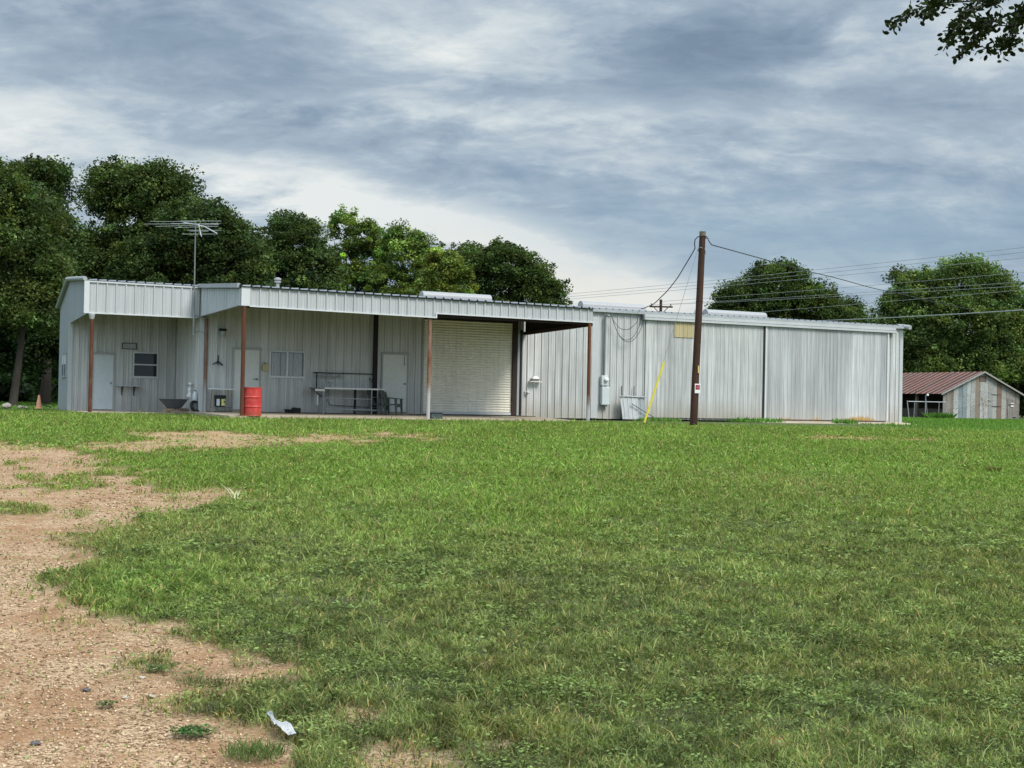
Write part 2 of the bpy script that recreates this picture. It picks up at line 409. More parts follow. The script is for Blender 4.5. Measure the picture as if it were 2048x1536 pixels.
# ------------------------------------------------------------------ ground
def G(Y):
    t = np.asarray(Y, float)/39.; k = 12.
    return .94*(t - np.logaddexp(0, k*(t-1))/k)
def gz(x, y): return float(G(y))
POLY_DRIVE = [(-10.68,22.53),(-8.66,22.92),(-7.89,24.48),(-7.2,22.98),(-6.68,20.72),(-6.02,18.92),(-5.33,18.24),(-4.57,17.4),(-4.1,16.32),(-4.1,15.41),(-4.24,14.72),(-4.19,13.83),(-4.11,13.18),(-3.86,12.62),(-3.87,12.06),(-3.51,11.61),(-3.29,10.97),(-3.18,10.35),(-3.12,9.64),(-2.94,8.94),(-2.72,8.51),(-2.31,8.39),(-1.95,8.18),(-1.77,7.82),(-1.5,7.64),(-1.37,7.32),(-1.24,7.09),(-1.17,6.6),(-1.21,6.4),(-1.16,6.04),(-.99,5.97),(-.77,5.67),(-.81,5.39),(-.86,5.19),(-.75,4.03),(-2.05,3.5),(-14,2),(-30,20),(-22,23)]
POLY_STRIP = [(-8.2,24.84),(-8.09,26.59),(-7.38,27.62),(-8.22,30.35),(-7.83,31.02),(-6.22,30.98),(-4.32,30.57),(-2.27,31.93),(-2.06,30.57),(-3.47,29.13),(-4.52,26.46),(-5.83,24.56),(-7.16,22.99)]
POLY_PATCH = [(-4.16,16.31),(-3.91,17.04),(-3.35,16.49),(-3.13,15.43),(-3.48,14.71),(-3.9,14.89)]
POLY_RIGHT = [(8.11,36.66),(9.29,35.94),(10.82,35.73),(10.25,33.85),(7.82,33.62)]
SPOTS = [(-.66,6.15,.2),(-.29,6.48,.1),(-.45,5.52,.3),(1.53,9.66,.12),(2.6,10.1,.07),(-1.08,6.93,.13),(0.,5.81,.12),(-1.87,9.8,.13),(.62,6.6,.12),(1.15,5.9,.12),(-.1,7.3,.12)]
def poly_sd(P, x, y):      # signed distance, positive inside
    P = np.array(P); d = np.full(x.shape, 1e9); ins = np.zeros(x.shape, bool)
    for i in range(len(P)):
        a = P[i]; b = P[(i+1) % len(P)]; e = b-a
        wx = x-a[0]; wy = y-a[1]
        t = np.clip((wx*e[0]+wy*e[1])/(e@e), 0, 1)
        d = np.minimum(d, np.hypot(wx-t*e[0], wy-t*e[1]))
        c = ((a[1] <= y) != (b[1] <= y)) & (x < a[0] + (y-a[1])/(e[1] if abs(e[1]) > 1e-9 else 1e-9)*e[0])
        ins ^= c
    return np.where(ins, d, -d)
def masks(x, y):
    """bare: bare earth 0..1, straw: dry tan turf 0..1, lush: fresh green 0..1"""
    sc = np.clip(y/9., .7, 3.)
    nz = (fbm(x*1.3, y*.8, 3, 5)-.5)*2.3*sc*.6 + (fbm(x*5, y*3, 13, 4)-.5)*1.1*np.sqrt(sc)
    drive = sstep(-.16, .30, poly_sd(POLY_DRIVE, x, y)/sc + .10 + .16*sstep(11, 16, y) + nz*.62/ sc)
    patch = sstep(-.1, .3, poly_sd(POLY_PATCH, x, y)/1.5 + .2 + nz*.4)
    mott = sstep(-.3, .5, poly_sd([(-8.3,25.2),(-5.5,21.2),(-2.9,17.1),(-2.5,14.3),(-3.0,10.9),(-3.7,10.6),(-6,15)], x, y))*sstep(.50, .60, fbm(x*.9, y*.55, 131, 5))
    bare = np.maximum(np.maximum(drive, patch*.95), mott*.9)
    isl = sstep(.55, .68, fbm(x*1.25, y*.7, 151, 4))*sstep(10, 13, y)*(1-sstep(27, 30, y)); bare = bare*(1-.42*isl)
    core = sstep(-.5, .8, poly_sd(POLY_STRIP, x, y) + .35 + nz*.75); bare = np.maximum(bare, .62*core)
    weedy = sstep(-.15, .3, poly_sd([(-2.6,8.3),(-1.5,7.7),(-1.15,7.1),(-1.1,6.1),(-1.5,6.1),(-2.1,7.0)], x, y))*sstep(.47, .58, fbm(x*4.2, y*3.0, 141, 4))
    bare = bare - .38*weedy
    for (a, b, r) in SPOTS:
        bare = np.maximum(bare, .8*sstep(.0, .15, r - np.hypot(x-a, (y-b)*.6) + nz*.22))
    straw = np.maximum(sstep(-1.0, .7, np.maximum(poly_sd(POLY_STRIP, x, y), poly_sd([(-12,21.5),(-12,24.2),(-8.2,25.6),(-7.4,23.2)], x, y)) + nz*1.25), .8*sstep(-.8, .8, poly_sd(POLY_RIGHT, x, y)+nz*.9))
    brown = .55*np.exp(-((x-3.5)/2.4)**2-((y-20)/2.6)**2)*(fbm(x*.9, y*.5, 31)*1.6)
    lush = sstep(10, 19, y + (fbm(x*.35, y*.22, 41)-.5)*9)
    lush = np.maximum(lush, .8*np.exp(-((x+2.6)/.8)**2-((y-9.6)/1.5)**2))
    lush = np.clip(lush - brown*.9, 0, 1)
    return bare, straw, lush, brown

def ground_material():
    m, nt, out = nm('turf_and_gravel'); co = objco(nt)
    a = node(nt, 'ShaderNodeAttribute', attribute_name='Col'); s = node(nt, 'ShaderNodeSeparateColor'); L(nt, a.outputs['Color'], s.inputs[0])
    bare, straw, lush = s.outputs
    nA = noise(nt, co, 2.2, 6, .65); nB = noise(nt, co, 30, 4, .7); nC = noise(nt, mapping(nt, co, (1,1,1)), 90, 3, .7)
    vor = node(nt, 'ShaderNodeTexVoronoi'); L(nt, co, vor.inputs['Vector']); vor.inputs['Scale'].default_value = 70
    vor2 = node(nt, 'ShaderNodeTexVoronoi'); L(nt, co, vor2.inputs['Vector']); vor2.inputs['Scale'].default_value = 26
    soil = mixc(nt, ramp(nt, nA, [(.3, 0.), (.7, 1.)]), (.225,.118,.056), (.39,.235,.127))
    sc_ = node(nt, 'ShaderNodeSeparateColor'); L(nt, vor.outputs['Color'], sc_.inputs[0])
    peb = mixc(nt, ramp(nt, sc_.outputs[0], [(.1, 0.), (.9, 1.)]), (.15,.085,.043), (.54,.395,.25))
    nL = noise(nt, co, .55, 4, .6); soil = mixc(nt, ramp(nt, nL, [(.42, 0.), (.62, .55)]), soil, (.225,.112,.052))
    soil = mixc(nt, ramp(nt, nA, [(.40, .2), (.58, .85)]), soil, peb)
    soil = mixc(nt, mathn(nt, 'MULTIPLY', ramp(nt, nB, [(.5, 0.), (.75, 1.)]), .4), soil, (.15,.085,.05))
    turf = mixc(nt, lush, (.10,.11,.045), (.13,.20,.045))
    turf = mixc(nt, ramp(nt, nB, [(.35, .9), (.7, .25)]), turf, (.03,.035,.014))
    turf = mixc(nt, mathn(nt, 'MULTIPLY', ramp(nt, nA, [(.5, 0.), (.75, 1.)]), .45), turf, (.16,.14,.06))
    dry = mixc(nt, ramp(nt, nB, [(.3, 0.), (.7, 1.)]), (.24,.16,.075), (.42,.30,.16))
    c = mixc(nt, straw, turf, dry); c = mixc(nt, bare, c, soil)
    p = princ(nt, out, c, .95, 0, .15)
    h = mathn(nt, 'ADD', mathn(nt, 'MULTIPLY', vor.outputs['Distance'], -1.), nB); bump(nt, p, h, .5, .012)
    return m
M['ground'] = ground_material()
def make_ground():
    # one sheet: fine grid where the camera stands, coarse cells out to the horizon
    xs = np.concatenate([[-1500,-700,-300,-150,-80,-50,-35], np.arange(-26, 26.01, .13), [35,50,80,150,300,700,1500]])
    ys = np.concatenate([[-600,-200,-60,-20,-6,0], np.arange(3, 42, .13), np.arange(42.3, 60, .6), [65,75,90,110,130,160,200,300,500,900,1600]])
    X, Y = np.meshgrid(xs, ys); x = X.ravel(); y = Y.ravel()
    z = np.where(y > 0, G(np.maximum(y, 0)), G(0.))
    bare, straw, lush, brown = masks(x, y)
    z = z + (fbm(x*.8, y*.8, 5)-.5)*.05*np.clip(1-np.abs(y-20)/24, 0, 1) + (fbm(x*4, y*4, 8)-.5)*.02*(y < 40) - bare*.025*(y<40)
    nx, ny = len(xs), len(ys)
    i = np.arange(nx-1)[None,:] + np.arange(ny-1)[:,None]*nx; i = i.ravel()
    q = np.stack([i, i+1, i+nx+1, i+nx], 1)
    far = y > 45
    lush = np.where(far, .85, lush)
    o = big_mesh('ground', np.stack([x, y, z], 1), None, q, np.stack([bare, straw, lush], 1), M['ground'])
    o['kind'] = 'structure'
    o.data.polygons.foreach_set('use_smooth', [True]*len(o.data.polygons))
make_ground()

# ------------------------------------------------------------------ grass, clover, gravel (nobody could count them)
def gheight(x, y):
    return np.where(y > 0, G(np.maximum(y, 0)), 0) + (fbm(x*.8, y*.8, 5)-.5)*.05*np.clip(1-np.abs(y-20)/24, 0, 1) + (fbm(x*4, y*4, 8)-.5)*.02*(y<40)
TH = R(27); O = (-9.4846, 46.0); ZS = 1.10
U = (math.cos(TH), math.sin(TH)); V = (-math.sin(TH), math.cos(TH))
def B(u, v, z): return (O[0]+U[0]*u+V[0]*v, O[1]+U[1]*u+V[1]*v, z+ZS)
def to_uv(x, y):
    dx = x-O[0]; dy = y-O[1]; return dx*U[0]+dy*U[1], dx*V[0]+dy*V[1]
def on_slab(x, y):
    u, v = to_uv(x, y)
    a = (u > -1.5) & (u < 11.3 - .1*(v+5)) & (v > -5.22) & (v < 14)
    b = (u > -4.95) & (u < 0) & (v > -.12) & (v < 14)
    c = (u > 0) & (u < 30) & (v > -.02) & (v < 14)
    dd = (u > 21.8) & (u < 30) & (v > -1.25) & (v < .1)
    return a | b | c | dd
def grass_colour(x, y, lush, straw, brown, bare, n):
    mid = sstep(7, 14, y)[:,None]; dull = np.array([.175,.205,.074])*(1-mid) + np.array([.205,.240,.082])*mid; fresh = np.array([.18,.262,.058]); dry = np.array([.33,.25,.115]); drk = np.array([.05,.09,.022])
    l = lush[:,None]; c = dull*(1-l) + fresh*l
    big = fbm(x*.55, y*.35, 51)
    c = c*(.72 + .56*big[:,None])
    yel = sstep(.5, .75, fbm(x*1.4, y*.9, 61))[:,None]*(1-.6*l)
    c = c*(1-yel*.5) + np.array([.17,.165,.055])*yel*.5
    r = rng.random((n, 1))
    c = np.where(r < .14, c*.3 + drk*.7, c)
    isdry = (rng.random(n) < .09 + .85*straw + .35*brown + .25*bare)[:,None]
    c = np.where(isdry, dry*(.6+.6*rng.random((n,1))), c)
    fine = fbm(x*11, y*8, 57, 3); fa = np.clip(1.25-y/22, .35, 1.); c = c*(1+fa*(-.42+.98*sstep(.25,.72,fine)))[:,None]
    return c*(.6+.8*rng.random((n,1)))
def side_x(Y, inner, extra, share):
    # most plants in the band the lens covers, thinner ones to either side of it
    n = len(Y); h = .40*Y + inner; X = (rng.random(n)*2-1)*h
    o = rng.random(n) < share
    return np.where(o, np.sign(X)*(h + rng.random(n)*extra), X)
def make_grass():
    N = 1950000
    # distance drawn so that nearer ground carries more blades
    Y = 4.2*np.power(46./4.2, rng.random(N)**.92)
    X = side_x(Y, 1.6, 5., .24)
    bare, straw, lush, brown = masks(X, Y)
    clump = fbm(X*2.2, Y*2.2, 71, 3); cl2 = fbm(X*9, Y*9, 77, 2)
    keep = rng.random(N) < np.clip(1.05-bare*1.04, 0, 1)*(1-.93*straw)*(.30+1.1*sstep(.34,.62,.5*clump+.5*cl2))
    keep &= ~on_slab(X, Y)
    X, Y, bare, straw, lush, brown, clump = [a[keep] for a in (X, Y, bare, straw, lush, brown, clump)]
    n = len(X)
    sc = np.power(Y/6., .75)
    h = (.014 + .040*rng.random(n)**1.8)*(.6+.85*clump)*np.power(Y/6., .10)*(1+.35*lush)*(1-.45*straw)*(1-.4*bare)
    tall = rng.random(n) < .035; h = np.where(tall, h*2.1, h)
    uu, vv = to_uv(X, Y); ww = np.exp(-((vv+.35)/.5)**2)*((uu > 11.5) & (uu < 21)) + np.exp(-((vv+5.4)/.5)**2)*((uu > -4) & (uu < 12))*.3
    h = h*(1+ .9*ww)
    wd = (.0042+.0045*rng.random(n))*sc*np.where(tall, .8, 1.)
    ang = rng.random(n)*6.283; lean = h*(.25+1.1*rng.random(n)); la = rng.random(n)*6.283
    z0 = gheight(X, Y) - .008
    ca, sa = np.cos(ang)*wd*.5, np.sin(ang)*wd*.5
    lx, ly = np.cos(la)*lean, np.sin(la)*lean
    P = np.zeros((n, 5, 3), np.float32)
    P[:,0] = np.stack([X-ca, Y-sa, z0], 1); P[:,1] = np.stack([X+ca, Y+sa, z0], 1)
    P[:,2] = np.stack([X+ca*.8+lx*.35, Y+sa*.8+ly*.35, z0+h*.62], 1); P[:,3] = np.stack([X-ca*.8+lx*.35, Y-sa*.8+ly*.35, z0+h*.62], 1)
    P[:,4] = np.stack([X+lx, Y+ly, z0+h*.95], 1)
    c = grass_colour(X, Y, lush, straw, brown, bare, n)
    cols = np.repeat(c[:,None,:], 5, 1)
    b = np.arange(n)*5
    o = big_mesh('grass', P.reshape(-1,3), np.stack([b+3, b+2, b+4], 1), np.stack([b, b+1, b+2, b+3], 1), cols.reshape(-1,3), M['grass'])
    o['kind'] = 'stuff'; o['label'] = 'mown green lawn with dull patches in the foreground'
    # low broad leaved weeds through the near turf
    N = 600000
    Y = 4.2*np.power(30./4.2, rng.random(N)); X = side_x(Y, 1.2, 4., .2)
    bare, straw, lush, brown = masks(X, Y)
    wd_ = sstep(.48, .62, fbm(X*1.5, Y*1.5, 91, 4))
    keep = rng.random(N) < (1-bare*.97)*(.22+.78*wd_)*(1-.45*lush)
    X, Y, lush = X[keep], Y[keep], lush[keep]; n = len(X)
    s = (.005+.010*rng.random(n)**1.5)*np.power(Y/6., .8); a = rng.random(n)*6.283
    z0 = gheight(X, Y)+.008+.03*rng.random(n)
    t1 = (rng.random((n,3))-.5)*[1,1,.0]; dx = np.stack([np.cos(a), np.sin(a), (rng.random(n)-.5)*.9], 1)*s[:,None]
    dy = np.stack([-np.sin(a), np.cos(a), (rng.random(n)-.5)*.9], 1)*s[:,None]*.62
    c0 = np.stack([X, Y, z0], 1)
    P = np.stack([c0-dx, c0-dy, c0+dx, c0+dy], 1)
    fine = sstep(.25,.75,fbm(X*10, Y*7, 59, 3))[:,None]; hue = fbm(X*1.1, Y*.8, 63)[:,None]
    c = (np.array([.095,.145,.043])*(1-hue)+np.array([.175,.21,.072])*hue)*(.4+1.1*fine)*(.5+1.0*rng.random((n,1))) + np.array([.02,.05,0])*lush[:,None]
    b = np.arange(n)*4
    o = big_mesh('ground_cover', P.reshape(-1,3), None, np.stack([b,b+1,b+2,b+3],1), np.repeat(c[:,None,:],4,1).reshape(-1,3), M['grass'])
    o['kind'] = 'stuff'; o['label'] = 'low broad leaved weeds growing through the lawn'
    # far lawn: coarser tufts round the barn and past the building ends
    N = 90000
    Y = 44+ 66*rng.random(N); X = -32 + 95*rng.random(N)
    k = ~on_slab(X, Y) & ((X < -13) | (X > 14)) & (np.abs(X) < .42*Y+2); X, Y = X[k], Y[k]; n = len(X)
    h = .05+.09*rng.random(n); a = rng.random(n)*6.283; wd = .03+.02*rng.random(n)
    z0 = gheight(X, Y)-.01
    P = np.stack([np.stack([X-np.cos(a)*wd, Y-np.sin(a)*wd, z0],1), np.stack([X+np.cos(a)*wd, Y+np.sin(a)*wd, z0],1), np.stack([X+(rng.random(n)-.5)*.1, Y, z0+h],1)], 1)
    c = np.array([.125,.235,.045])*(.65+.7*rng.random((n,1)))
    o = big_mesh('far_grass', P.reshape(-1,3), np.arange(n*3).reshape(n,3), None, np.repeat(c[:,None,:],3,1).reshape(-1,3), M['grass'])
    o['kind'] = 'stuff'; o['label'] = 'green lawn beyond the metal building'
    # gravel
    N = 78000
    Y = 4.2*np.power(24./4.2, rng.random(N)**1.25); X = -(.40*Y+1.2) + rng.random(N)*(.40*Y+1.6); X = np.where(rng.random(N) < .23, -(.40*Y+1.2) - rng.random(N)*3.5, X)
    bare, straw, lush, brown = masks(X, Y)
    k = rng.random(N) < sstep(.35, .9, bare)*(.25+.75*sstep(.38,.55,fbm(X*.9, Y*.6, 101)))
    X, Y = X[k], Y[k]; n = len(X)
    s = (.0035+.007*rng.random(n)**2.2)*np.power(Y/6., .55)
    base = np.array([(1,0,0),(0,1,0),(-1,0,0),(0,-1,0),(0,0,.7),(0,0,-.6)], float)
    P = base[None]*s[:,None,None]*(1+.7*(rng.random((n,6,1))-.5))
    a = rng.random(n)*6.283; ca, sa = np.cos(a)[:,None], np.sin(a)[:,None]
    st = 1+.5*rng.random((n,1))
    px, py = P[:,:,0]*st, P[:,:,1]
    P[:,:,0] = px*ca-py*sa; P[:,:,1] = px*sa+py*ca
    P += np.stack([X, Y, gheight(X, Y)-.025+s*.25], 1)[:,None,:]
    tr = np.array([(0,1,4),(1,2,4),(2,3,4),(3,0,4),(1,0,5),(2,1,5),(3,2,5),(0,3,5)])
    T = (np.arange(n)*6)[:,None,None] + tr[None]
    t = rng.random((n,1))**1.4; c = np.array([.17,.10,.055])*(1-t) + np.array([.60,.45,.30])*t
    o = big_mesh('gravel', P.reshape(-1,3), T.reshape(-1,3), None, np.repeat(c[:,None,:],6,1).reshape(-1,3), M['pebble'])
    o['kind'] = 'stuff'; o['label'] = 'reddish tan gravel on the bare drive'
make_grass()

# ------------------------------------------------------------------ the metal building
def rib_points(s0, s1, pitch=.305, h=.042, minor=.008):
    pts = []; k = math.floor(s0/pitch)-1
    while k*pitch < s1+pitch:
        b = k*pitch
        pts += [(b-.038, 0), (b-.020, h), (b+.020, h), (b+.038, 0)]
        if minor:
            for q in (1/3., 2/3.):
                m = b+pitch*q; pts += [(m-.016, 0), (m-.007, minor), (m+.007, minor), (m+.016, 0)]
        k += 1
    pts.sort()
    def dat(s):
        for (a, da), (b, db) in zip(pts, pts[1:]):
            if a <= s <= b: return da if b-a < 1e-9 else da+(db-da)*(s-a)/(b-a)
        return 0
    return [(s0, dat(s0))] + [p for p in pts if s0 < p[0] < s1] + [(s1, dat(s1))], dat
def panel(mb, P, s0, s1, bot, top, holes=(), pitch=.305, h=.042, minor=.008):
    """ribbed sheet: P(s, d, z) places a point d metres proud of the wall; holes = (s0, s1, z0, z1)"""
    fb = bot if callable(bot) else (lambda s: bot); ft = top if callable(top) else (lambda s: top)
    pts, dat = rib_points(s0, s1, pitch, h, minor)
    ss = dict(pts)
    for hl in holes:
        for e in hl[:2]:
            if s0 < e < s1: ss.setdefault(e, dat(e))
    ss = sorted(ss.items())
    for (a, da), (b, db) in zip(ss, ss[1:]):
        mid = (a+b)/2
        spans = [None]
        cuts = sorted([(hl[2], hl[3]) for hl in holes if hl[0] < mid < hl[1]])
        zs = []; lo = None
        segs = []; cur = 'bot'
        for c0, c1 in cuts:
            segs.append((cur, c0)); cur = c1
        segs.append((cur, 'top'))
        for z0, z1 in segs:
            za0 = fb(a) if z0 == 'bot' else z0; zb0 = fb(b) if z0 == 'bot' else z0
            za1 = ft(a) if z1 == 'top' else z1; zb1 = ft(b) if z1 == 'top' else z1
            if za1-za0 < .004 and zb1-zb0 < .004: continue
            mb.quad(P(a, da, za0), P(b, db, zb0), P(b, db, zb1), P(a, da, za1))
FRONT = lambda v: (lambda s, d, z: (s, v-d, z))        # sheet facing the camera side
LEFT = lambda u: (lambda s, d, z: (u-d, s, z))          # sheet facing left

bld = thing('metal_building', 'long grey corrugated metal workshop with open porch, roll up door and tall sliding doors', 'building', (O[0], O[1], ZS), TH)
VR = 3.5; UL = -4.87                                     # recessed front of the office end; its left end
lroof = lambda v: 4.16 + (4.42-4.16)*v/3.7 if v <= 3.7 else 4.42 - .81*(v-3.7)/2.0
mroof = lambda v: 4.15 + .062*v if v <= 6.5 else 4.553 - .062*(v-6.5)
proof = lambda u, v: (4.15 if v >= 0 else 4.15 + v/5.*(4.15-(3.84-.0065*(u+1.12))))

m = MB(); panel(m, FRONT(VR), UL, -1.15, -.13, 4.30, [(-4.11,-3.31,-.2,1.92),(-2.70,-1.80,1.09,2.0)]); m.build('wall', M['porch_wall'], bld, 'recessed office wall with plain grey door and dark window')
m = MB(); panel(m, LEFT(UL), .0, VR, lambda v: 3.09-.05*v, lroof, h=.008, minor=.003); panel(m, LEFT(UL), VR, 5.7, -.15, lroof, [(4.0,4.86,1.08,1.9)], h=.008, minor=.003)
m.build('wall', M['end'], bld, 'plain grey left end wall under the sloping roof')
m = MB(); panel(m, LEFT(-1.15), .0, VR, -.13, lambda v: 4.12, h=.02); m.build('wall', M['porch_wall'], bld, 'shaded side wall beside the wheelbarrow')
m = MB(); panel(m, FRONT(0), -1.15, 10.62, -.03, 4.12, [(-.07,.93,-.2,2.14),(1.22,2.50,1.18,2.1),(5.36,6.41,-.2,2.15),(7.0,10.60,-.2,3.42)])
m.build('wall', M['porch_wall'], bld, 'shaded porch wall with two cream doors')
m = MB(); panel(m, FRONT(0), 10.95, 29.9, -.1, 4.14, [(17.83,18.79,3.21,3.8)] ); m.build('wall', M['wall'], bld, 'weathered bright front wall')
m = MB(); m.quad((29.9,0,-.2),(29.9,13,-.2),(29.9,13,4.1),(29.9,0,4.13)); m.add([(29.9,0,4.13),(29.9,13,4.1),(29.9,6.5,4.53)],[(0,1,2)])
m.quad((29.9,13,-.2),(-1.15,13,-.2),(-1.15,13,4.1),(29.9,13,4.1))
m.quad((-1.15,13,-.2),(-1.15,3.5,-.2),(-1.15,3.5,4.3),(-1.15,13,4.1)); m.add([(-1.15,13,4.1),(-1.15,3.5,4.3),(-1.15,6.5,4.53)],[(0,1,2)])
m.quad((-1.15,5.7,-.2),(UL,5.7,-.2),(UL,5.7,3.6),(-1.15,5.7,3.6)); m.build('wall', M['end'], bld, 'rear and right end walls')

# roofs: ribbed sheets whose ribs run up the slope
def roof_sheet(u0, u1, v0, v1, zf):
    m = MB(); cs = MB(); pts, _ = rib_points(u0, u1, .305, .05, 0)
    vsn = [v0, v1]
    for (a, da), (b, db) in zip(pts, pts[1:]):
        m.quad((a, v0, zf(a, v0)+da+.012), (b, v0, zf(b, v0)+db+.012), (b, v1, zf(b, v1)+db+.012), (a, v1, zf(a, v1)+da+.012))
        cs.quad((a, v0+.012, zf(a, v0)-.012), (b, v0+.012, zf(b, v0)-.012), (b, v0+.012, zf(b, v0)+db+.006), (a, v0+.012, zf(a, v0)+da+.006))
        m.quad((b, v0, zf(b, v0)), (a, v0, zf(a, v0)), (a, v1, zf(a, v1)), (b, v1, zf(b, v1)))
    if v0 < 0: cs.build('eave_shade_strip', M['dark'], bld)  # dark strip painting in the shadow line along the roof edge
    return m
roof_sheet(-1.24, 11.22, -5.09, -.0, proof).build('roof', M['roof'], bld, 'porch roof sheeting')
roof_sheet(-1.24, 11.22, .0, 6.5, lambda u, v: mroof(v)).build('roof', M['roof'], bld)
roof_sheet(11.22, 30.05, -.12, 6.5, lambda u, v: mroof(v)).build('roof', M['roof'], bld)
roof_sheet(-1.2, 30.05, 6.5, 13.1, lambda u, v: mroof(v)).build('roof', M['roof'], bld, 'rear roof slope')
roof_sheet(-4.98, -1.2, -.06, 3.7, lambda u, v: lroof(v)).build('roof', M['roof'], bld, 'office roof sheeting')
roof_sheet(-4.98, -1.2, 3.7, 5.85, lambda u, v: lroof(v)).build('roof', M['roof'], bld)

m = MB(); m.quad((-1.18,-4.95,proof(-1.2,-4.95)-.035),(-1.18,-.01,4.105),(11.12,-.01,4.105),(11.12,-4.95,proof(11.1,-4.95)-.035)); m.build('ceiling', M['ceil'], bld, 'underside of the porch roof, its shade put into the dark colour')
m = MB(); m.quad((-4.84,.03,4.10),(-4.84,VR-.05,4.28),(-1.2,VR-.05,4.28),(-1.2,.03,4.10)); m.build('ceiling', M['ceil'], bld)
# fascias, gussets and trims
m = MB(); panel(m, FRONT(0), -4.87, -1.24, 3.12, 4.13, pitch=.305, h=.036); m.build('fascia', M['fascia'], bld, 'tall pale fascia over the office porch')
m = MB(); m.box(-4.99,-4.83,-.05,.02,3.09,4.17); m.box(-4.83,-1.3,-.045,.0,3.085,3.125); m.box(-4.83,-1.28,-.05,.0,4.10,4.16); m.build('fascia_trim', M['white_trim'], bld)
pf = lambda u: 3.84-.0065*(u+1.12)
m = MB(); panel(m, FRONT(-5), -.95, 5.27, lambda u: 3.255-.010*(u+1.1), lambda u: pf(u)-.01, h=.038); panel(m, FRONT(-5), 5.27, 11.18, lambda u: 3.33-.006*(u-5.27), lambda u: pf(u)-.01, h=.038)
m.build('fascia', M['fascia'], bld, 'ribbed pale fascia along the porch front')
m = MB(); m.box(-1.2,-.94,-5.045,-4.98,3.25,3.86)
m.hexa([(-.94,-5.05,3.225),(5.24,-5.05,3.163),(5.24,-4.97,3.163),(-.94,-4.97,3.225),(-.94,-5.05,3.262),(5.24,-5.05,3.20),(5.24,-4.97,3.20),(-.94,-4.97,3.262)])
m.box(5.24,5.29,-5.05,-4.97,3.163,3.335)
m.hexa([(5.29,-5.05,3.30),(11.2,-5.05,3.265),(11.2,-4.97,3.265),(5.29,-4.97,3.30),(5.29,-5.05,3.335),(11.2,-5.05,3.30),(11.2,-4.97,3.30),(5.29,-4.97,3.335)])
m.build('fascia_trim', M['white_trim'], bld)
gtop = lambda v: 4.14+(v/5.)*(4.14-3.80)-.03; gbot = lambda v: 3.15-.026*v
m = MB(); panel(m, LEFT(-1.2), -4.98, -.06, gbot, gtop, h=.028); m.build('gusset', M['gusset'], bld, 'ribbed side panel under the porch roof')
m = MB(); m.hexa([(-1.30,-4.9,3.80),(-1.21,-4.9,3.80),(-1.21,-.0,4.12),(-1.30,-.0,4.12),(-1.30,-4.9,3.94),(-1.21,-4.9,3.94),(-1.21,0,4.25),(-1.30,0,4.25)])
m.hexa([(-1.25,-4.98,3.255),(-1.19,-4.98,3.255),(-1.19,-.06,3.135),(-1.25,-.06,3.135),(-1.25,-4.98,3.29),(-1.19,-4.98,3.29),(-1.19,-.06,3.165),(-1.25,-.06,3.165)])
m.build('rake_trim', M['trim_dull'], bld)
m = MB(); m.tube([(-4.97,.0,4.22),(-4.97,3.7,4.46)], .07, 8); m.tube([(-4.97,3.7,4.45),(-4.97,5.85,3.58)], .06, 8); m.build('rake_trim', M['trim_dull'], bld)
# right end gusset of the porch, seen from inside
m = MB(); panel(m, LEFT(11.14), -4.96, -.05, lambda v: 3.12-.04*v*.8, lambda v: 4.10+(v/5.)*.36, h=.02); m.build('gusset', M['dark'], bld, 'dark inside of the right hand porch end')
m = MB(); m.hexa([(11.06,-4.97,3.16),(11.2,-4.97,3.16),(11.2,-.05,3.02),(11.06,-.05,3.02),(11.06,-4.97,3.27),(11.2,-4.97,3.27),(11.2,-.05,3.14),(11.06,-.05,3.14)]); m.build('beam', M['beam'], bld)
m = MB()
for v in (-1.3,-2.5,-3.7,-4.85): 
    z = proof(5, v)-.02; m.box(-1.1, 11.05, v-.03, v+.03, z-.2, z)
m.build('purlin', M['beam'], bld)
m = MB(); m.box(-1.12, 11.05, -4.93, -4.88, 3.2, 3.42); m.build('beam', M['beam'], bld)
# corner and vertical trims
m = MB(); m.box(UL-.03, UL+.10, VR-.06, VR+.0, -.13, 3.0); m.build('corner_trim', M['trim'], bld)
m = MB(); m.box(-1.2,-1.06,-.055,.03,-.13,3.12); m.build('corner_trim', M['trim'], bld)
m = MB(); m.tube([(-.98,-.06,-.1),(-.98,-.06,3.1)], .055, 8); m.build('corner_post', M['post_c'], bld)
m = MB(); m.box(14.06,14.36,-.06,-.0,-.08,3.85); m.build('corner_trim', M['trim'], bld)
m = MB(); m.box(29.78,29.95,-.05,.03,-.12,4.0); m.build('corner_trim', M['trim'], bld)
m = MB(); m.box(11.22,30.05,-.16,-.10,4.05,4.16); m.build('eave_trim', M['trim_dull'], bld)
m = MB(); m.tube([(30.0,-.42,4.10),(30.0,.3,4.18)], .10, 10); m.build('eave_end_roll', M['trim_dull'], bld)
# posts
def post(u, v, z0, z1, r, mat, lab, cap=False):
    m = MB(); m.tube([(u,v,z0),(u+.004,v,(z0+z1)/2),(u,v,z1)], r, 14); p = m.build('post', mat, bld, lab, smooth=False)
    if cap:
        m = MB(); m.lathe([(r+.005,0),(r+.045,.14),(r+.045,.17)], (u,v,z1-.18), 12); m.build('post_cap', M['trim'], p)
post(-4.72, .03, -.2, 3.09, .06, M['post_a'], 'rusty post under the office porch with a pale cap', True)
post(-1.10, -5.0, -.2, 3.25, .065, M['post_b'], 'red brown rusty post beside the red barrel')
post(5.09, -4.93, -.2, 3.17, .062, M['post_c'], 'post with worn rust above a bare grey foot')
post(11.07, -4.98, -.3, 3.24, .062, M['post_d'], 'orange brown post at the right end of the porch')
m = MB(); m.box(5.02,5.16,-.17,-.05,-.02,4.0); m.build('column', M['dark'], bld, 'dark column against the porch wall')
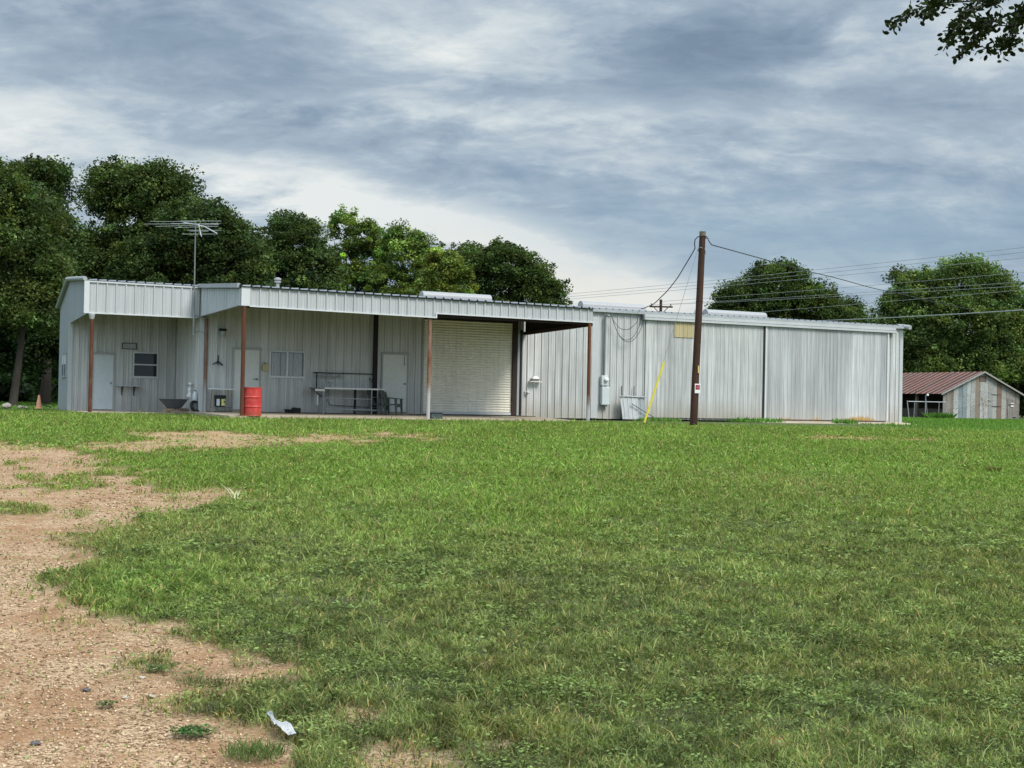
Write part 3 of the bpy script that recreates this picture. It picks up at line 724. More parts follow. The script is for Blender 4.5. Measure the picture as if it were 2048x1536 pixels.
m = MB(); m.box(10.60,10.80,-.12,.05,-.04,4.0); m.build('door_jamb', M['jamb'], bld)
m = MB(); m.box(10.80,10.85,-.10,.0,-.04,3.9); m.box(10.86,10.92,-.06,.0,-.04,3.9); m.build('jamb_trim', M['trim_dull'], bld)
m = MB(); m.box(10.93,11.02,-.07,.06,-.06,3.2); m.build('wall_gap', M['black'], bld)
m = MB(); m.box(6.93,7.0,-.06,-.0,-.03,3.45); m.build('jamb_trim', M['frame'], bld)
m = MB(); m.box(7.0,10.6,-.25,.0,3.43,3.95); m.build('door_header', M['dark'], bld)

def door(u0, u1, z1, v, mat, lab, knob_u, knob_z, lever=False, z0=.0):
    m = MB(); m.box(u0+.055,u1-.055,v-.03,v+.02,z0+.04,z1-.055); d = m.build('door', mat, bld, lab)
    m = MB(); m.box(u0,u0+.055,v-.06,v+.02,z0,z1); m.box(u1-.055,u1,v-.06,v+.02,z0,z1); m.box(u0-.02,u1+.02,v-.065,v+.02,z1-.055,z1+.015)
    m.build('door_frame', M['frame'], d)
    m = MB(); m.box(u0,u1,v-.12,v+.02,z0-.06,z0+.025); m.build('threshold', M['slab'], d)
    m = MB(); k = (knob_u, v-.03, knob_z)
    m.tube([k, (k[0],k[1]-.05,k[2])], .018, 8)
    if lever: m.box(k[0]-.13,k[0]+.02,k[1]-.07,k[1]-.05,k[2]-.014,k[2]+.014); m.tube([(k[0],k[1],k[2]),(k[0],k[1]-.012,k[2])], .035, 10)
    else: m.ball((k[0],k[1]-.07,k[2]), .035)
    m.build('handle', M['steel'] if not lever else M['grey_steel'], d, smooth=not lever)
    return d
door(-4.11,-3.31,1.92,VR,M['door_grey'],'plain grey office door behind a rusty post',-3.45,.87,z0=-.1)
door(-.07,.93,2.14,0,M['door_cream'],'cream door half hidden by the red barrel',.80,1.09,True)
d3 = door(5.36,6.41,2.15,0,M['door_cream'],'cream door behind the plastic chair',6.26,1.06)
m = MB(); m.box(6.23,6.25,-.05,-.035,1.72,2.08); m.build('door_closer', M['grey_steel'], d3)

# windows: frame, panes, dark or curtained room behind
def window(kind, u0, u1, z0, z1, v, lab):
    m = MB(); t = .05
    m.box(u0,u0+t,v-.06,v+.03,z0,z1); m.box(u1-t,u1,v-.06,v+.03,z0,z1); m.box(u0+t,u1-t,v-.06,v+.03,z1-t,z1); m.box(u0-.02,u1+.02,v-.075,v+.03,z0-.03,z0+t*.9)
    wdw = m.build('window', M['alu'], bld, lab)
    if kind == 'sash':
        zm = (z0+z1)/2; m = MB(); m.box(u0+t,u1-t,v-.05,v+.0,zm-.02,zm+.025); m.build('sash_bar', M['alu'], wdw)
        m = MB(); m.box(u0+t,u1-t,v-.012,v-.006,z0+t*.9,z1-t); m.build('pane', M['glass'], wdw)
    else:
        um = (u0+u1)/2; m = MB(); m.box(um-.03,um+.03,v-.05,v+.0,z0+t*.9,z1-t); m.build('sash_bar', M['alu'], wdw)
        m = MB(); m.box(u0+t,u1-t,v-.02,v-.016,z0+t*.9,z1-t); m.build('pane', M['clear'], wdw)
        m = MB(); n = 90; a = u0+.07; b = u1-.07
        f = lambda i: .05+.022*math.sin(i*1.15)+.012*math.sin(i*.37+1)
        for i in range(n):
            if i in (27,28,44,45,46,63): continue
            x0 = a+(b-a)*i/n; x1 = a+(b-a)*(i+1)/n
            m.quad((x0,v+f(i),z0+.02),(x1,v+f(i+1),z0+.02),(x1,v+f(i+1),z1-.07),(x0,v+f(i),z1-.07))
        m.build('curtain', M['curtain'], wdw, smooth=True)
    m = MB(); m.box(u0-.2,u1+.2,v+.5,v+.52,z0-.3,z1+.3); m.box(u0-.2,u1+.2,v+.04,v+.5,z1+.3,z1+.32); m.box(u0-.2,u1+.2,v+.04,v+.5,z0-.32,z0-.3)
    m.box(u0-.22,u0-.2,v+.04,v+.52,z0-.3,z1+.3); m.box(u1+.2,u1+.22,v+.04,v+.52,z0-.3,z1+.3); m.build('room_behind', M['interior'], wdw)
window('sash',-2.70,-1.80,1.09,2.0,VR,'dark single hung window in the office wall')
window('slide',1.22,2.50,1.18,2.1,0,'sliding window with pale curtains')
m = MB()
for a, b in ((4.0,4.40),(4.46,4.86)):
    m.box(UL-.04,UL+.02,a,a+.04,1.08,1.9); m.box(UL-.04,UL+.02,b-.04,b,1.08,1.9); m.box(UL-.04,UL+.02,a,b,1.86,1.9); m.box(UL-.05,UL+.02,a,b,1.04,1.09)
wd = m.build('window', M['trim_dull'], bld, 'narrow twin window in the left end wall')
m = MB(); m.box(UL-.01,UL,4.04,4.36,1.09,1.50); m.box(UL-.01,UL,4.50,4.82,1.09,1.50); m.build('pane', M['interior'], wd)
m = MB(); m.box(UL-.015,UL,4.04,4.36,1.5,1.86); m.box(UL-.015,UL,4.50,4.82,1.5,1.86); m.build('blind', M['white'], wd)

# roll up door: interlocking curved slats
m = MB(); n = 36; z0 = .07; z1 = 3.46; dz = (z1-z0)/n
prof = []
for i in range(n):
    for t, dv in ((0,.0),(.10,.004),(.22,.020),(.5,.028),(.78,.020),(.90,.004)):
        prof.append((-.02-dv, z0+(i+t)*dz))
prof.append((-.02, z1))
for (a, za), (b, zb) in zip(prof, prof[1:]): m.quad((7.0,a,za),(10.6,a,za),(10.6,b,zb),(7.0,b,zb))
rd = m.build('roll_up_door', M['roll'], bld, 'wide cream roll up door made of narrow slats')
m = MB(); m.box(7.0,10.6,-.075,-.01,-.01,.07); m.build('bottom_bar', M['white_trim'], rd)

# sliding doors on their track
def fine(mb, v, u0, u1, z0, z1): panel(mb, FRONT(v), u0, u1, z0, z1, pitch=.2034, h=.017, minor=.005)
m = MB(); fine(m, -.075, 16.5, 22.30, -.02, 3.9); s1 = m.build('sliding_door', M['door_sheet_a'], bld, 'left sliding door with splash stains, behind the timber pole')
m = MB(); fine(m, -.09, 22.42, 29.05, -.02, 3.9); s2 = m.build('sliding_door', M['door_sheet_b'], bld, 'right sliding door with orange rust along its foot')
for a_ in (22.36, 28.98):
    m = MB(); m.box(a_,a_+.08,-.14,-.06,-.03,3.84); m.build('edge_trim', M['white_trim'], s2)
m = MB(); m.box(22.28,22.36,-.10,-.055,-.05,3.84); m.build('door_gap', M['dark'], s1)
m = MB(); m.box(16.38,29.42,-.17,-.10,3.95,4.06); m.box(16.38,29.42,-.21,-.10,3.84,3.93); tr = m.build('door_track', M['trim'], bld)
m = MB(); m.box(16.42,29.40,-.16,-.10,3.93,3.95); m.box(16.30,16.38,-.2,-.05,3.84,4.06); m.build('track_shadow_gap', M['grey_steel'], tr)
m = MB(); panel(m, FRONT(-.10), 17.83, 18.79, 3.21, 3.82, pitch=.2034, h=.02); m.build('patch_panel', M['tan'], bld, 'tan translucent patch panel below the door track')
# ridge ventilators and flue
def ridge_vent(u0, u1, z):
    m = MB(); n = 12; r = .22; cv = 6.5; vs = []
    for uu in (u0, u1):
        vs += [(uu, cv-.30, z-.25), (uu, cv-.24, z)]
        for i in range(n+1):
            q = math.pi*i/n; vs.append((uu, cv-.24*math.cos(q), z+.02+r*math.sin(q)*.95))
        vs += [(uu, cv+.24, z), (uu, cv+.30, z-.25)]
    k = n+5; fs = [(i, i+1, k+i+1, k+i) for i in range(k-1)] + [tuple(range(k))[::-1], tuple(range(k, 2*k))]
    m.add(vs, fs); m.build('ridge_vent', M['vent'], bld)
ridge_vent(9.64,12.80,4.80); ridge_vent(17.27,20.55,4.78); ridge_vent(23.95,27.35,4.74)
m = MB(); m.lathe([(.07,0),(.07,.5),(.13,.50),(.13,.56),(.075,.57),(.14,.60),(.14,.66),(.05,.70)], (3.4,6.3,4.5), 14); m.build('flue_pipe', M['vent'], bld, smooth=False)

# slabs
m = MB(); m.hexa([(-1.5,-5.12,-.45),(10.95,-5.12,-.45),(11.55,.02,-.45),(-1.5,.02,-.45),(-1.5,-5.12,-.10),(10.95,-5.12,-.135),(11.55,.02,-.045),(-1.5,.02,-.045)])
m.hexa([(-4.95,-.1,-.5),(-1.12,-.1,-.5),(-1.12,3.6,-.5),(-4.95,3.6,-.5),(-4.95,-.1,-.115),(-1.12,-.1,-.10),(-1.12,3.6,-.12),(-4.95,3.6,-.125)])
o = m.build('porch_slab', M['slab']); o.location = (O[0],O[1],ZS); o.rotation_euler = (0,0,TH); o['kind'] = 'structure'
m = MB(); m.hexa([(21.7,-1.15,-.5),(30.0,-1.35,-.5),(29.95,.02,-.5),(21.7,.02,-.5),(21.7,-1.15,-.16),(30.0,-1.35,-.17),(29.95,.02,-.075),(21.7,.02,-.07)])
o = m.build('apron_slab', M['slab']); o.location = (O[0],O[1],ZS); o.rotation_euler = (0,0,TH); o['kind'] = 'structure'

# ------------------------------------------------------------------ things on and by the building
def bthing(name, label, cat, u, v, z, rz=0., group=None): return thing(name, label, cat, B(u, v, z), TH+rz, group)
# red barrel
t = bthing('oil_barrel', 'dented red steel barrel standing beside a rusty porch post', 'barrel', -.76, -4.93, -.105)
pr = [(.275,0),(.287,.005),(.287,.02),(.278,.03)]
for zc in (.29,.58): pr += [(.278,zc-.03),(.290,zc-.008),(.290,zc+.008),(.278,zc+.03)]
pr += [(.278,.85),(.287,.86),(.287,.88),(.275,.88),(.27,.865)]
m = MB(); m.lathe(pr, (0,0,0), 40); m.build('body', M['red'], t)
m = MB(); m.lathe([(.268,.862),(.268,.868)], (0,0,0), 40); m.tube([(.12,.08,.868),(.12,.08,.878)], .03, 10); m.build('lid', M['red'], t)
# framed plaque over the office window
t = bthing('wall_plaque', 'blank grey plaque in a black frame above the office window', 'plaque', -2.83, VR-.035, 2.08)
m = MB(); m.box(-.235,.235,-.02,-.0,.02,.20); m.build('board', M['box_tan'] if False else M['trim_dull'], t)
m = MB(); m.box(-.26,.26,-.03,.0,.0,.022); m.box(-.26,.26,-.03,.0,.198,.22); m.box(-.26,-.235,-.03,.0,.022,.198); m.box(.235,.26,-.03,0,.022,.198); m.build('plaque_frame', M['black'], t)
# shelf beside the grey door
t = bthing('wall_shelf', 'narrow grey wall shelf on two black brackets beside the grey door', 'shelf', -2.84, VR-.03, .76)
m = MB(); m.box(-.40,.40,-.30,0,.0,.03); m.build('board', M['trim'], t)
for q in (-.22,.2):
    m = MB(); m.box(q-.015,q+.015,-.26,-.02,-.03,0); m.box(q-.015,q+.015,-.03,0,-.32,0); m.tube([(q,-.24,-.02),(q,-.02,-.28)], .012, 6); m.build('bracket', M['black'], t)
# wheelbarrow tray on scrap wood
t = bthing('wheelbarrow_tray', 'dark grey wheelbarrow tray resting on a pile of scrap wood', 'wheelbarrow', -1.83, .75, -.005); t.scale = (.74, .74, .86)
def tray_ring(z, x0, x1, w): return [(x0,-w,z),(x1,-w,z),(x1,w,z),(x0,w,z)]
m = MB(); a = tray_ring(0,-.22,.30,.20); b = tray_ring(.42,-.64,.56,.34); a = [(p[0],p[1],p[2]+(.08 if p[0] > 0 else 0)) for p in a]
m.add(a+b, [(3,2,1,0),(0,1,5,4),(1,2,6,5),(2,3,7,6),(3,0,4,7)])
ai = [(p[0]*.96,p[1]*.96,p[2]+.012) for p in a]; bi = [(p[0]*.975,p[1]*.96,p[2]) for p in b]
m.add(ai+bi, [(0,1,2,3),(4,5,1,0),(5,6,2,1),(6,7,3,2),(7,4,0,3)]); m.build('tray', M['tray'], t)
m = MB(); m.tube([(-.68,-.35,.425),(.58,-.35,.415),(.58,.35,.415),(-.68,.35,.425),(-.68,-.35,.425)], .016, 8); m.build('rim', M['grey_steel'], t)
WL = ['long pale plank at the front of the scrap wood pile','short stub of wood under the nose of the grey tray','split board lying crosswise under the wheelbarrow tray','thin batten at the right end of the wood pile','upper board lying flat beneath the tray','bark edged slab at the back of the wood pile']
for i, (du, dv, dz, ln, a, wd_, th) in enumerate([(-1.62,.55,-.09,.85,.05,.07,.035),(-2.1,.75,-.09,.35,.5,.09,.06),(-1.7,.95,-.09,.7,1.1,.10,.05),(-1.33,.62,-.09,.6,-.35,.05,.03),(-1.75,.98,-.03,.8,.15,.12,.05),(-1.65,1.25,-.09,.8,-.1,.10,.06)]):
    o = MB().hexa([(-ln/2,-wd_,0),(ln/2,-wd_*.8,0),(ln/2,wd_,.01),(-ln/2,wd_*.7,0),(-ln/2,-wd_,th),(ln/2,-wd_*.8,th),(ln/2,wd_,th+.02),(-ln/2,wd_*.7,th)]).build('scrap_board', M['wood'])
    o.location = B(du,dv-.25,dz+.01); o.rotation_euler = (0,0,TH+a); tag(o, WL[i], 'board', 'scrap wood under the wheelbarrow tray')
t = bthing('rubber_tyre', 'small dark tyre leaning at the foot of the pale corner post', 'tyre', -1.3, -.02, -.10, .5)
m = MB(); vs = []; fs = []; n = 20; k = 8
for i in range(n):
    q = 2*math.pi*i/n
    for j in range(k):
        p = 2*math.pi*j/k; rr = .17+.045*math.cos(p); vs.append((rr*math.cos(q), .05*math.sin(p)+.06*(math.sin(q)), .215+rr*math.sin(q)))
for i in range(n):
    for j in range(k): fs.append((i*k+j, ((i+1)%n)*k+j, ((i+1)%n)*k+(j+1)%k, i*k+(j+1)%k))
m.add(vs, fs); m.build('tread', M['black'], t, smooth=True)
m = MB(); m.lathe([(.13,-.02),(.05,-.015),(.05,.02),(.13,.02)], (0,0,0), 16); o = m.build('rim', M['steel'], t); o.rotation_euler = (R(90),0,0); o.location = (0,0,.215)
# jug
t = bthing('plastic_jug', 'pale grey plastic jug stacked above the small tyre', 'jug', -1.27, .16, .30)
m = MB(); m.lathe([(.085,0),(.095,.03),(.095,.22),(.05,.30),(.035,.33)], (0,0,0), 14); m.build('body', M['meter'], t, smooth=True)
m = MB(); m.lathe([(.04,.33),(.04,.37)], (0,0,0), 12); m.build('cap', M['grey_steel'], t)
m = MB(); m.lathe([(.09,-.40),(.09,-.01)], (0,0,0), 12); m.build('stand', M['grey_steel'], t)
# wall tap with rag
t = bthing('wall_tap', 'white outdoor tap with a pale rag hanging from it', 'tap', -1.18, .85, .84)
m = MB(); m.tube([(.03,.30,0),(-.10,.30,0),(-.10,.0,0)], .018, 8); m.build('pipe', M['grey_steel'], t)
m = MB(); m.ball((-.10,-.02,.04), .075, 12, 8, (1,.8,.7)); m.tube([(-.10,-.08,.0),(-.14,-.12,-.04)], .02, 8); m.build('tap_head', M['white'], t, smooth=True)
m = MB(); n = 14
for i in range(n):
    z0_ = -.04-.36*i/n; z1_ = -.04-.36*(i+1)/n
    w0 = .035+.05*(i/n)**1.5; w1 = .035+.05*((i+1)/n)**1.5
    o0 = .012*math.sin(i*.9); o1 = .012*math.sin((i+1)*.9)
    m.quad((-.13-w0+o0,-.05,z0_),(-.13+w0*.6+o0,-.10,z0_),(-.13+w1*.6+o1,-.10,z1_),(-.13-w1+o1,-.05,z1_))
m.build('rag', M['white'], t, smooth=True)
# plant stand and bucket
t = bthing('metal_stand', 'spindly metal stand with a white top under the wall lamp', 'stand', -.51, -.36, -.06)
m = MB(); m.box(-.41,.41,-.2,.2,.765,.795); m.build('top', M['white'], t, bevel=.006)
for sx in (-1,1):
    for sy in (-1,1):
        m = MB(); m.tube([(sx*.27,sy*.15,.765),(sx*.34,sy*.17,0)], .013, 6); m.build('leg', M['wood'], t)
m = MB(); m.box(-.33,.33,-.15,.15,.16,.18); m.build('shelf', M['grey_steel'], t)
t = bthing('lidded_bucket', 'black lidded bucket with white and yellow labels on the metal stand', 'bucket', -.56, -.36, .125)
m = MB(); m.box(-.15,.15,-.13,.13,0,.28); m.build('body', M['black'], t, bevel=.02)
m = MB(); m.box(-.175,.175,-.15,.15,.28,.395); m.build('lid', M['black'], t, bevel=.012)
m = MB(); m.box(-.142,-.035,-.136,-.131,.04,.265); m.build('label', M['label_white'], t)
m = MB(); m.box(.025,.142,-.136,-.131,.04,.265); lb = m.build('label', M['label_yellow'], t)
m = MB(); m.box(.10,.138,-.140,-.137,.14,.2); m.build('printed_mark', M['black'], lb)
# wall lamp, hose bracket, note box
t = bthing('wall_lamp', 'wall lamp with a black hood high on the porch wall', 'lamp', -.45, -.03, 2.5)
m = MB(); m.hexa([(-.11,-.24,.19),(.11,-.24,.19),(.11,0,.22),(-.11,0,.22),(-.10,-.22,.25),(.10,-.22,.25),(.10,0,.28),(-.10,0,.28)]); m.build('hood', M['black'], t)
m = MB(); m.lathe([(.06,0),(.08,.05),(.08,.19)], (0,-.12,0), 12); m.build('lamp_glass', M['trim_dull'], t)
t = bthing('hose_bracket', 'dark hose bracket with a tap on the wall below the lamp', 'bracket', -.57, -.04, 1.55)
m = MB(); m.tube([(0,0,.0),(0,-.02,.32)], .02, 6); m.tube([(0,-.05,.10),(-.19,-.08,.0)], .022, 6); m.tube([(0,-.05,.10),(.15,-.09,-.02)], .026, 6); m.tube([(.0,0,.08),(0,-.1,.08)], .03, 8); m.build('bracket_arm', M['black'], t)
m = MB(); m.tube([(-.02,.005,.3),(-.02,.005,1.5)], .012, 6); m.build('pipe', M['steel'], t)
t = bthing('note_box', 'small yellowed note box between the cream door and the curtained window', 'box', 1.08, -.035, 1.38)
m = MB(); m.box(-.105,.105,-.07,0,0,.24); m.build('body', M['box_tan'], t, bevel=.01)
m = MB(); m.box(-.03,.02,-.04,0,.24,.29); m.build('clip', M['grey_steel'], t)
# black tray of tools on the slab
t = bthing('tool_tray', 'low black plastic tool tray on the slab below the curtained window', 'tray', 1.95, -.45, -.052)
m = MB(); m.hexa([(-.2,-.15,0),(.0,-.15,0),(.0,.15,0),(-.2,.15,0),(-.25,-.17,.13),(.0,-.17,.13),(.0,.17,.13),(-.25,.17,.13)]); m.build('pan', M['black'], t)
m = MB(); m.hexa([(.02,-.16,0),(.24,-.16,0),(.24,.16,0),(.02,.16,0),(.02,-.17,.19),(.25,-.17,.17),(.25,.17,.17),(.02,.17,.19)]); m.tube([(.0,-.1,.19),(.25,-.08,.17)], .015, 6); m.build('bin', M['black'], t)
# workbench with rack
t = bthing('workbench', 'long steel work bench with a pipe rack against the porch wall', 'workbench', 4.0, -.45, -.055)
m = MB(); m.box(-1.0,1.22,-.32,.18,.86,.915); m.build('bench_top', M['white'], t)
m = MB(); m.tube([(-1.1,.3,.86),(-1.1,.3,1.44)], .022, 6); m.tube([(1.02,.3,0),(1.02,.3,1.44)], .03, 6); m.tube([(-1.22,.3,1.43),(1.1,.3,1.43)], .017, 6); m.build('rack', M['dark'], t)
m = MB()
for i in range(9): m.box(-1.05+.11*i,-.97+.11*i,.26,.34,1.30+.012*(i%3),1.335+.012*((i+1)%3))
m.box(-1.08,-.1,.27,.33,1.27,1.295); m.build('tool_rail', M['steel'], t)
for a, b, mt_, rr in ((-1.03,-.25,'steel',.035),(-1.0,.22,'steel',.03),(.23,.0,'dark',.035),(.75,-.25,'steel',.02),(1.05,-.22,'steel',.03),(.98,.22,'dark',.03)):
    m = MB(); m.box(a-rr,a+rr,b-rr,b+rr,0,.86); m.build('leg', M[mt_], t)
m = MB(); m.tube([(-.97,-.25,.55),(.75,-.25,.53)], .016, 6); m.tube([(-.97,-.25,.17),(1.05,-.22,.15)], .02, 6); m.build('rail', M['trim'], t)
m = MB(); m.tube([(-.72,.15,.86),(-.72,.15,.42),(-.66,.15,.32),(-.55,.15,.29),(1.1,.15,.24)], .02, 6); m.tube([(.2,-.1,.10),(1.05,-.1,.10)], .03, 6); m.build('pipe', M['grey_steel'], t)
m = MB(); m.hexa([(-1.30,-.2,.78),(-.95,-.25,.55),(-.95,.1,.55),(-1.25,.1,.78),(-1.46,-.25,.90),(-.95,-.27,.90),(-.95,.15,.90),(-1.46,.15,.90)]); m.build('grinder_box', M['grey_steel'], t)
m = MB(); m.box(-1.34,-1.0,-.30,-.27,.78,.86); m.box(-1.27,-1.23,-.3,-.27,.30,.64); m.build('work_rest', M['white'], t)
m = MB(); m.tube([(-.73,-.1,.91),(-.73,-.1,1.05)], .02, 6); m.box(-.80,-.66,-.16,-.04,1.05,1.12); m.tube([(-.80,-.1,1.15),(-.80,-.1,1.25)], .012, 6); m.build('vise', M['steel'], t)
m = MB(); m.ball((1.0,.24,1.22), .06, 8, 6); m.ball((.86,.24,1.25), .035, 8, 6); m.build('hanging_tool', M['beam'], t)
# plastic chair
t = bthing('garden_chair', 'green grey plastic garden armchair in front of the right cream door', 'chair', 5.42, -.95, -.06, R(48))
def chair():
    m = MB(); m.hexa([(-.25,-.27,.36),(.25,-.27,.36),(.23,.22,.33),(-.23,.22,.33),(-.25,-.27,.40),(.25,-.27,.40),(.23,.22,.37),(-.23,.22,.37)]); m.build('seat', M['plastic_green'], t, bevel=.012)
    m = MB()
    for i in range(5):
        a = -.235+.095*i; m.hexa([(a,.20,.36),(a+.088,.20,.36),(a+.088,.235,.36),(a,.235,.36),(a,.36,.80),(a+.088,.36,.80),(a+.088,.39,.80),(a,.39,.80)])
    n = 12; vs = []; fs = []
    for i in range(n+1):
        q = math.pi*i/n; xx = -.235*math.cos(q); zz = .80+.10*math.sin(q)
        vs += [(xx,.345,.66),(xx,.37,zz),(xx,.38,.66),(xx,.40,zz)]
    for i in range(n): b = i*4; fs += [(b,b+4,b+5,b+1),(b+2,b+3,b+7,b+6),(b+1,b+5,b+7,b+3)]
    m.add(vs, fs); m.tube([(-.25,.21,.36),(-.255,.34,.82)], .022, 6); m.tube([(.25,.21,.36),(.255,.34,.82)], .022, 6); m.build('backrest', M['plastic_green'], t)
    for sx in (-1,1):
        m = MB(); m.hexa([(sx*.29-.035,-.31,.555),(sx*.29+.035,-.31,.555),(sx*.27+.03,.28,.60),(sx*.27-.03,.28,.60),(sx*.29-.035,-.31,.58),(sx*.29+.035,-.31,.58),(sx*.27+.03,.28,.625),(sx*.27-.03,.28,.625)]); m.build('armrest', M['plastic_green'], t)
        m = MB(); m.hexa([(sx*.29-.025,-.30,0),(sx*.29+.025,-.30,0),(sx*.29+.025,-.25,0),(sx*.29-.025,-.25,0),(sx*.28-.03,-.29,.56),(sx*.28+.03,-.29,.56),(sx*.28+.03,-.20,.56),(sx*.28-.03,-.20,.56)]); m.build('leg', M['plastic_green'], t)
        m = MB(); m.hexa([(sx*.27-.025,.33,0),(sx*.27+.025,.33,0),(sx*.27+.025,.38,0),(sx*.27-.025,.38,0),(sx*.245-.03,.18,.40),(sx*.245+.03,.18,.40),(sx*.245+.03,.26,.40),(sx*.245-.03,.26,.40)]); m.build('leg', M['plastic_green'], t)
    m = MB(); m.hexa([(-.25,-.27,.28),(.25,-.27,.28),(.25,-.25,.28),(-.25,-.25,.28),(-.25,-.28,.37),(.25,-.28,.37),(.25,-.25,.37),(-.25,-.25,.37)]); m.build('apron', M['plastic_green'], t)
chair()
t2 = bthing('garden_chair', 'second green grey plastic chair standing close behind the first, nearer the bench', 'chair', 5.10, -.58, -.05, R(55))
for ch in list(t.children):
    c = ch.copy(); C.objects.link(c); c.parent = t2
t['group'] = t2['group'] = 'plastic chairs on the porch'
# box by post, mat, small shelf
t = bthing('storage_box', 'dark slate storage box on the slab edge beside the worn porch post', 'box', 5.39, -4.82, -.125)
m = MB(); m.box(-.2,.2,-.16,.16,0,.2); m.build('body', M['plastic_green'] if False else plain('slate_plastic', (.045,.06,.065), .5, 0, .15, 8), t, bevel=.012)
m = MB(); m.box(-.215,.215,-.175,.175,.195,.215); m.box(.12,.26,-.16,.16,-.01,.02); m.build('lid', M['black'], t)
t = bthing('door_mat', 'dark worn mat lying by the foot of the roll up door', 'mat', 11.02, -.42, -.06)
m = MB(); m.hexa([(-.45,-.25,0),(.35,-.2,0),(.55,.2,0),(-.4,.25,0),(-.45,-.25,.03),(.35,-.2,.02),(.55,.2,.02),(-.4,.25,.05)]); m.build('mat_sheet', M['jamb'], t)
t = bthing('wall_shelf', 'tiny white wall shelf carrying a lantern, right of the roll up door', 'shelf', 11.56, -.03, 1.255)
m = MB(); m.box(-.25,.25,-.2,0,0,.025); m.tube([(0,-.02,0),(0,-.1,-.01)], .015, 6); m.box(-.02,.02,-.03,0,-.12,0); m.build('board', M['white'], t)
t = bthing('lantern', 'small black and white lantern on the tiny white wall shelf', 'lantern', 11.54, -.13, 1.28)
m = MB(); m.box(-.16,.14,-.07,.07,0,.10); m.box(.14,.22,-.02,.02,.06,.10); m.build('body', M['grey_steel'], t, bevel=.01)
m = MB(); m.hexa([(-.12,-.08,.10),(.16,-.08,.10),(.16,.08,.10),(-.12,.08,.10),(-.06,-.05,.19),(.10,-.05,.19),(.10,.05,.19),(-.06,.05,.19)]); m.build('cover', M['white'], t)
m = MB(); m.ball((11.27,-.10,.85), .06, 12, 8); m.tube([(11.27,0,.85),(11.27,-.08,.85)], .03, 8); m.box(11.17,11.24,-.06,-.02,.77,.90); m.build('handle', M['alu'], bld, 'round knob on the bright wall under the tiny white shelf')
# electric meter
t = bthing('electric_meter', 'grey electric meter with a tall conduit and breaker box on the bright wall', 'meter', 14.62, -.04, 0)
m = MB(); m.box(-.15,.14,-.14,0,1.20,1.58); m.build('meter_box', M['meter'], t, bevel=.015)
m = MB(); m.lathe([(.09,0),(.09,.05),(.075,.09),(.03,.11)], (0,0,0), 18); o = m.build('dial', M['white'], t, smooth=True); o.rotation_euler = (R(90),0,0); o.location = (.03,-.14,1.42)
m = MB(); m.box(-.13,.08,-.13,-.01,1.13,1.20); m.box(-.02,.05,-.15,-.01,1.14,1.19); m.build('coupling', M['steel'], t)
m = MB(); m.box(-.14,.20,-.17,0,.45,1.13); m.build('breaker_box', M['meter'], t, bevel=.012)
m = MB(); m.box(-.18,.22,-.18,0,.43,.455); m.build('box_foot', M['grey_steel'], t)
m = MB(); m.tube([(.08,-.08,.44),(.08,-.08,.30)], .045, 10); m.build('cable_gland', M['trim'], t)
m = MB(); m.tube([(-.02,-.07,1.58),(-.02,-.07,3.84),(.0,-.10,3.92),(.06,-.16,3.93),(.11,-.2,3.88)], .042, 10); m.tube([(-.02,-.07,2.35),(-.02,-.07,2.38)], .05, 10); m.build('conduit', M['conduit'], t)
# corrugated sheet scrap with rods
t = bthing('corrugated_sheet', 'short corrugated sheet panel leaning against the bright wall', 'metal sheet', 15.78, -.30, -.1)
m = MB(); panel(m, (lambda s, d, z: (s*(1-.12*(.9-z)), -d-.16*(.9-z), z)), -.56, .25, 0, .88, pitch=.2034, h=.022); m.build('sheet', M['fascia'], t)
m = MB(); panel(m, (lambda s, d, z: (s*(1-.05*(.9-z)), .03-d-.16*(.9-z), z)), .22, .58, .02, .86, pitch=.2034, h=.022); m.build('sheet', M['end'], t)
t = bthing('iron_pipe', 'dark iron pipe lying along the top of the leaning corrugated sheet', 'pipe', 15.78, -.34, .79)
m = MB(); m.tube([(-.62,0,0),(.60,0,-.01)], .022, 8); m.tube([(-.3,.05,.03),(.2,.05,.0)], .02, 8); m.build('tube', M['steel'], t)
for u_, lb in ((15.41,'left of the two thin steel rods standing behind the corrugated sheet'),(15.98,'right of the two thin steel rods standing behind the corrugated sheet')):
    t = bthing('steel_rod', lb, 'rod', u_, -.10, -.1, 0, 'rods behind the corrugated sheet')
    m = MB(); m.tube([(0,0,0),(.01,.0,1.3)], .018, 6); m.build('shaft', M['dark'], t)
t = bthing('iron_pipe', 'thin iron pipe slanting down in front of the corrugated sheet', 'pipe', 15.7, -.45, .5)
m = MB(); m.tube([(-.02,0,.01),(1.15,-.08,-.60)], .02, 8); m.build('tube', M['grey_steel'], t)

# television aerial on the porch corner
t = thing('tv_antenna', 'tall television aerial mast clamped to the porch corner', 'antenna', (-10.71,45.25,3.65), 0)
m = MB(); m.tube([(0,0,0),(-.01,.0,1.7),(-.02,0,3.75)], [.024,.024,.02], 8); m.build('mast', M['conduit'], t)
m = MB(); m.tube([(0,0,-.05),(0,0,.9)], .035, 8); m.build('mast_foot', M['steel'], t)
m = MB(); m.tube([(0,0,.08),(.42,.12,.08)], .014, 6); m.tube([(0,0,.62),(.42,.12,.60)], .014, 6); m.build('bracket', M['grey_steel'], t)
m = MB(); m.tube([(-.52,.35,3.78),(-.1,.05,3.70),(.35,-.25,3.58),(.84,-.6,3.32)], .016, 6); m.build('boom', M['trim'], t)
def elem(px0, py0, px1, py1, f):
    # along the boom fraction f, an aluminium rod across it
    k = F/45.3; X0 = (px0-396)/k; X1 = (px1-396)/k; Z0 = 3.75-(py0-447)/k; Z1 = 3.75-(py1-447)/k; Y = .35-.95*f
    return [(X0, Y, Z0), (X1, Y, Z1)]
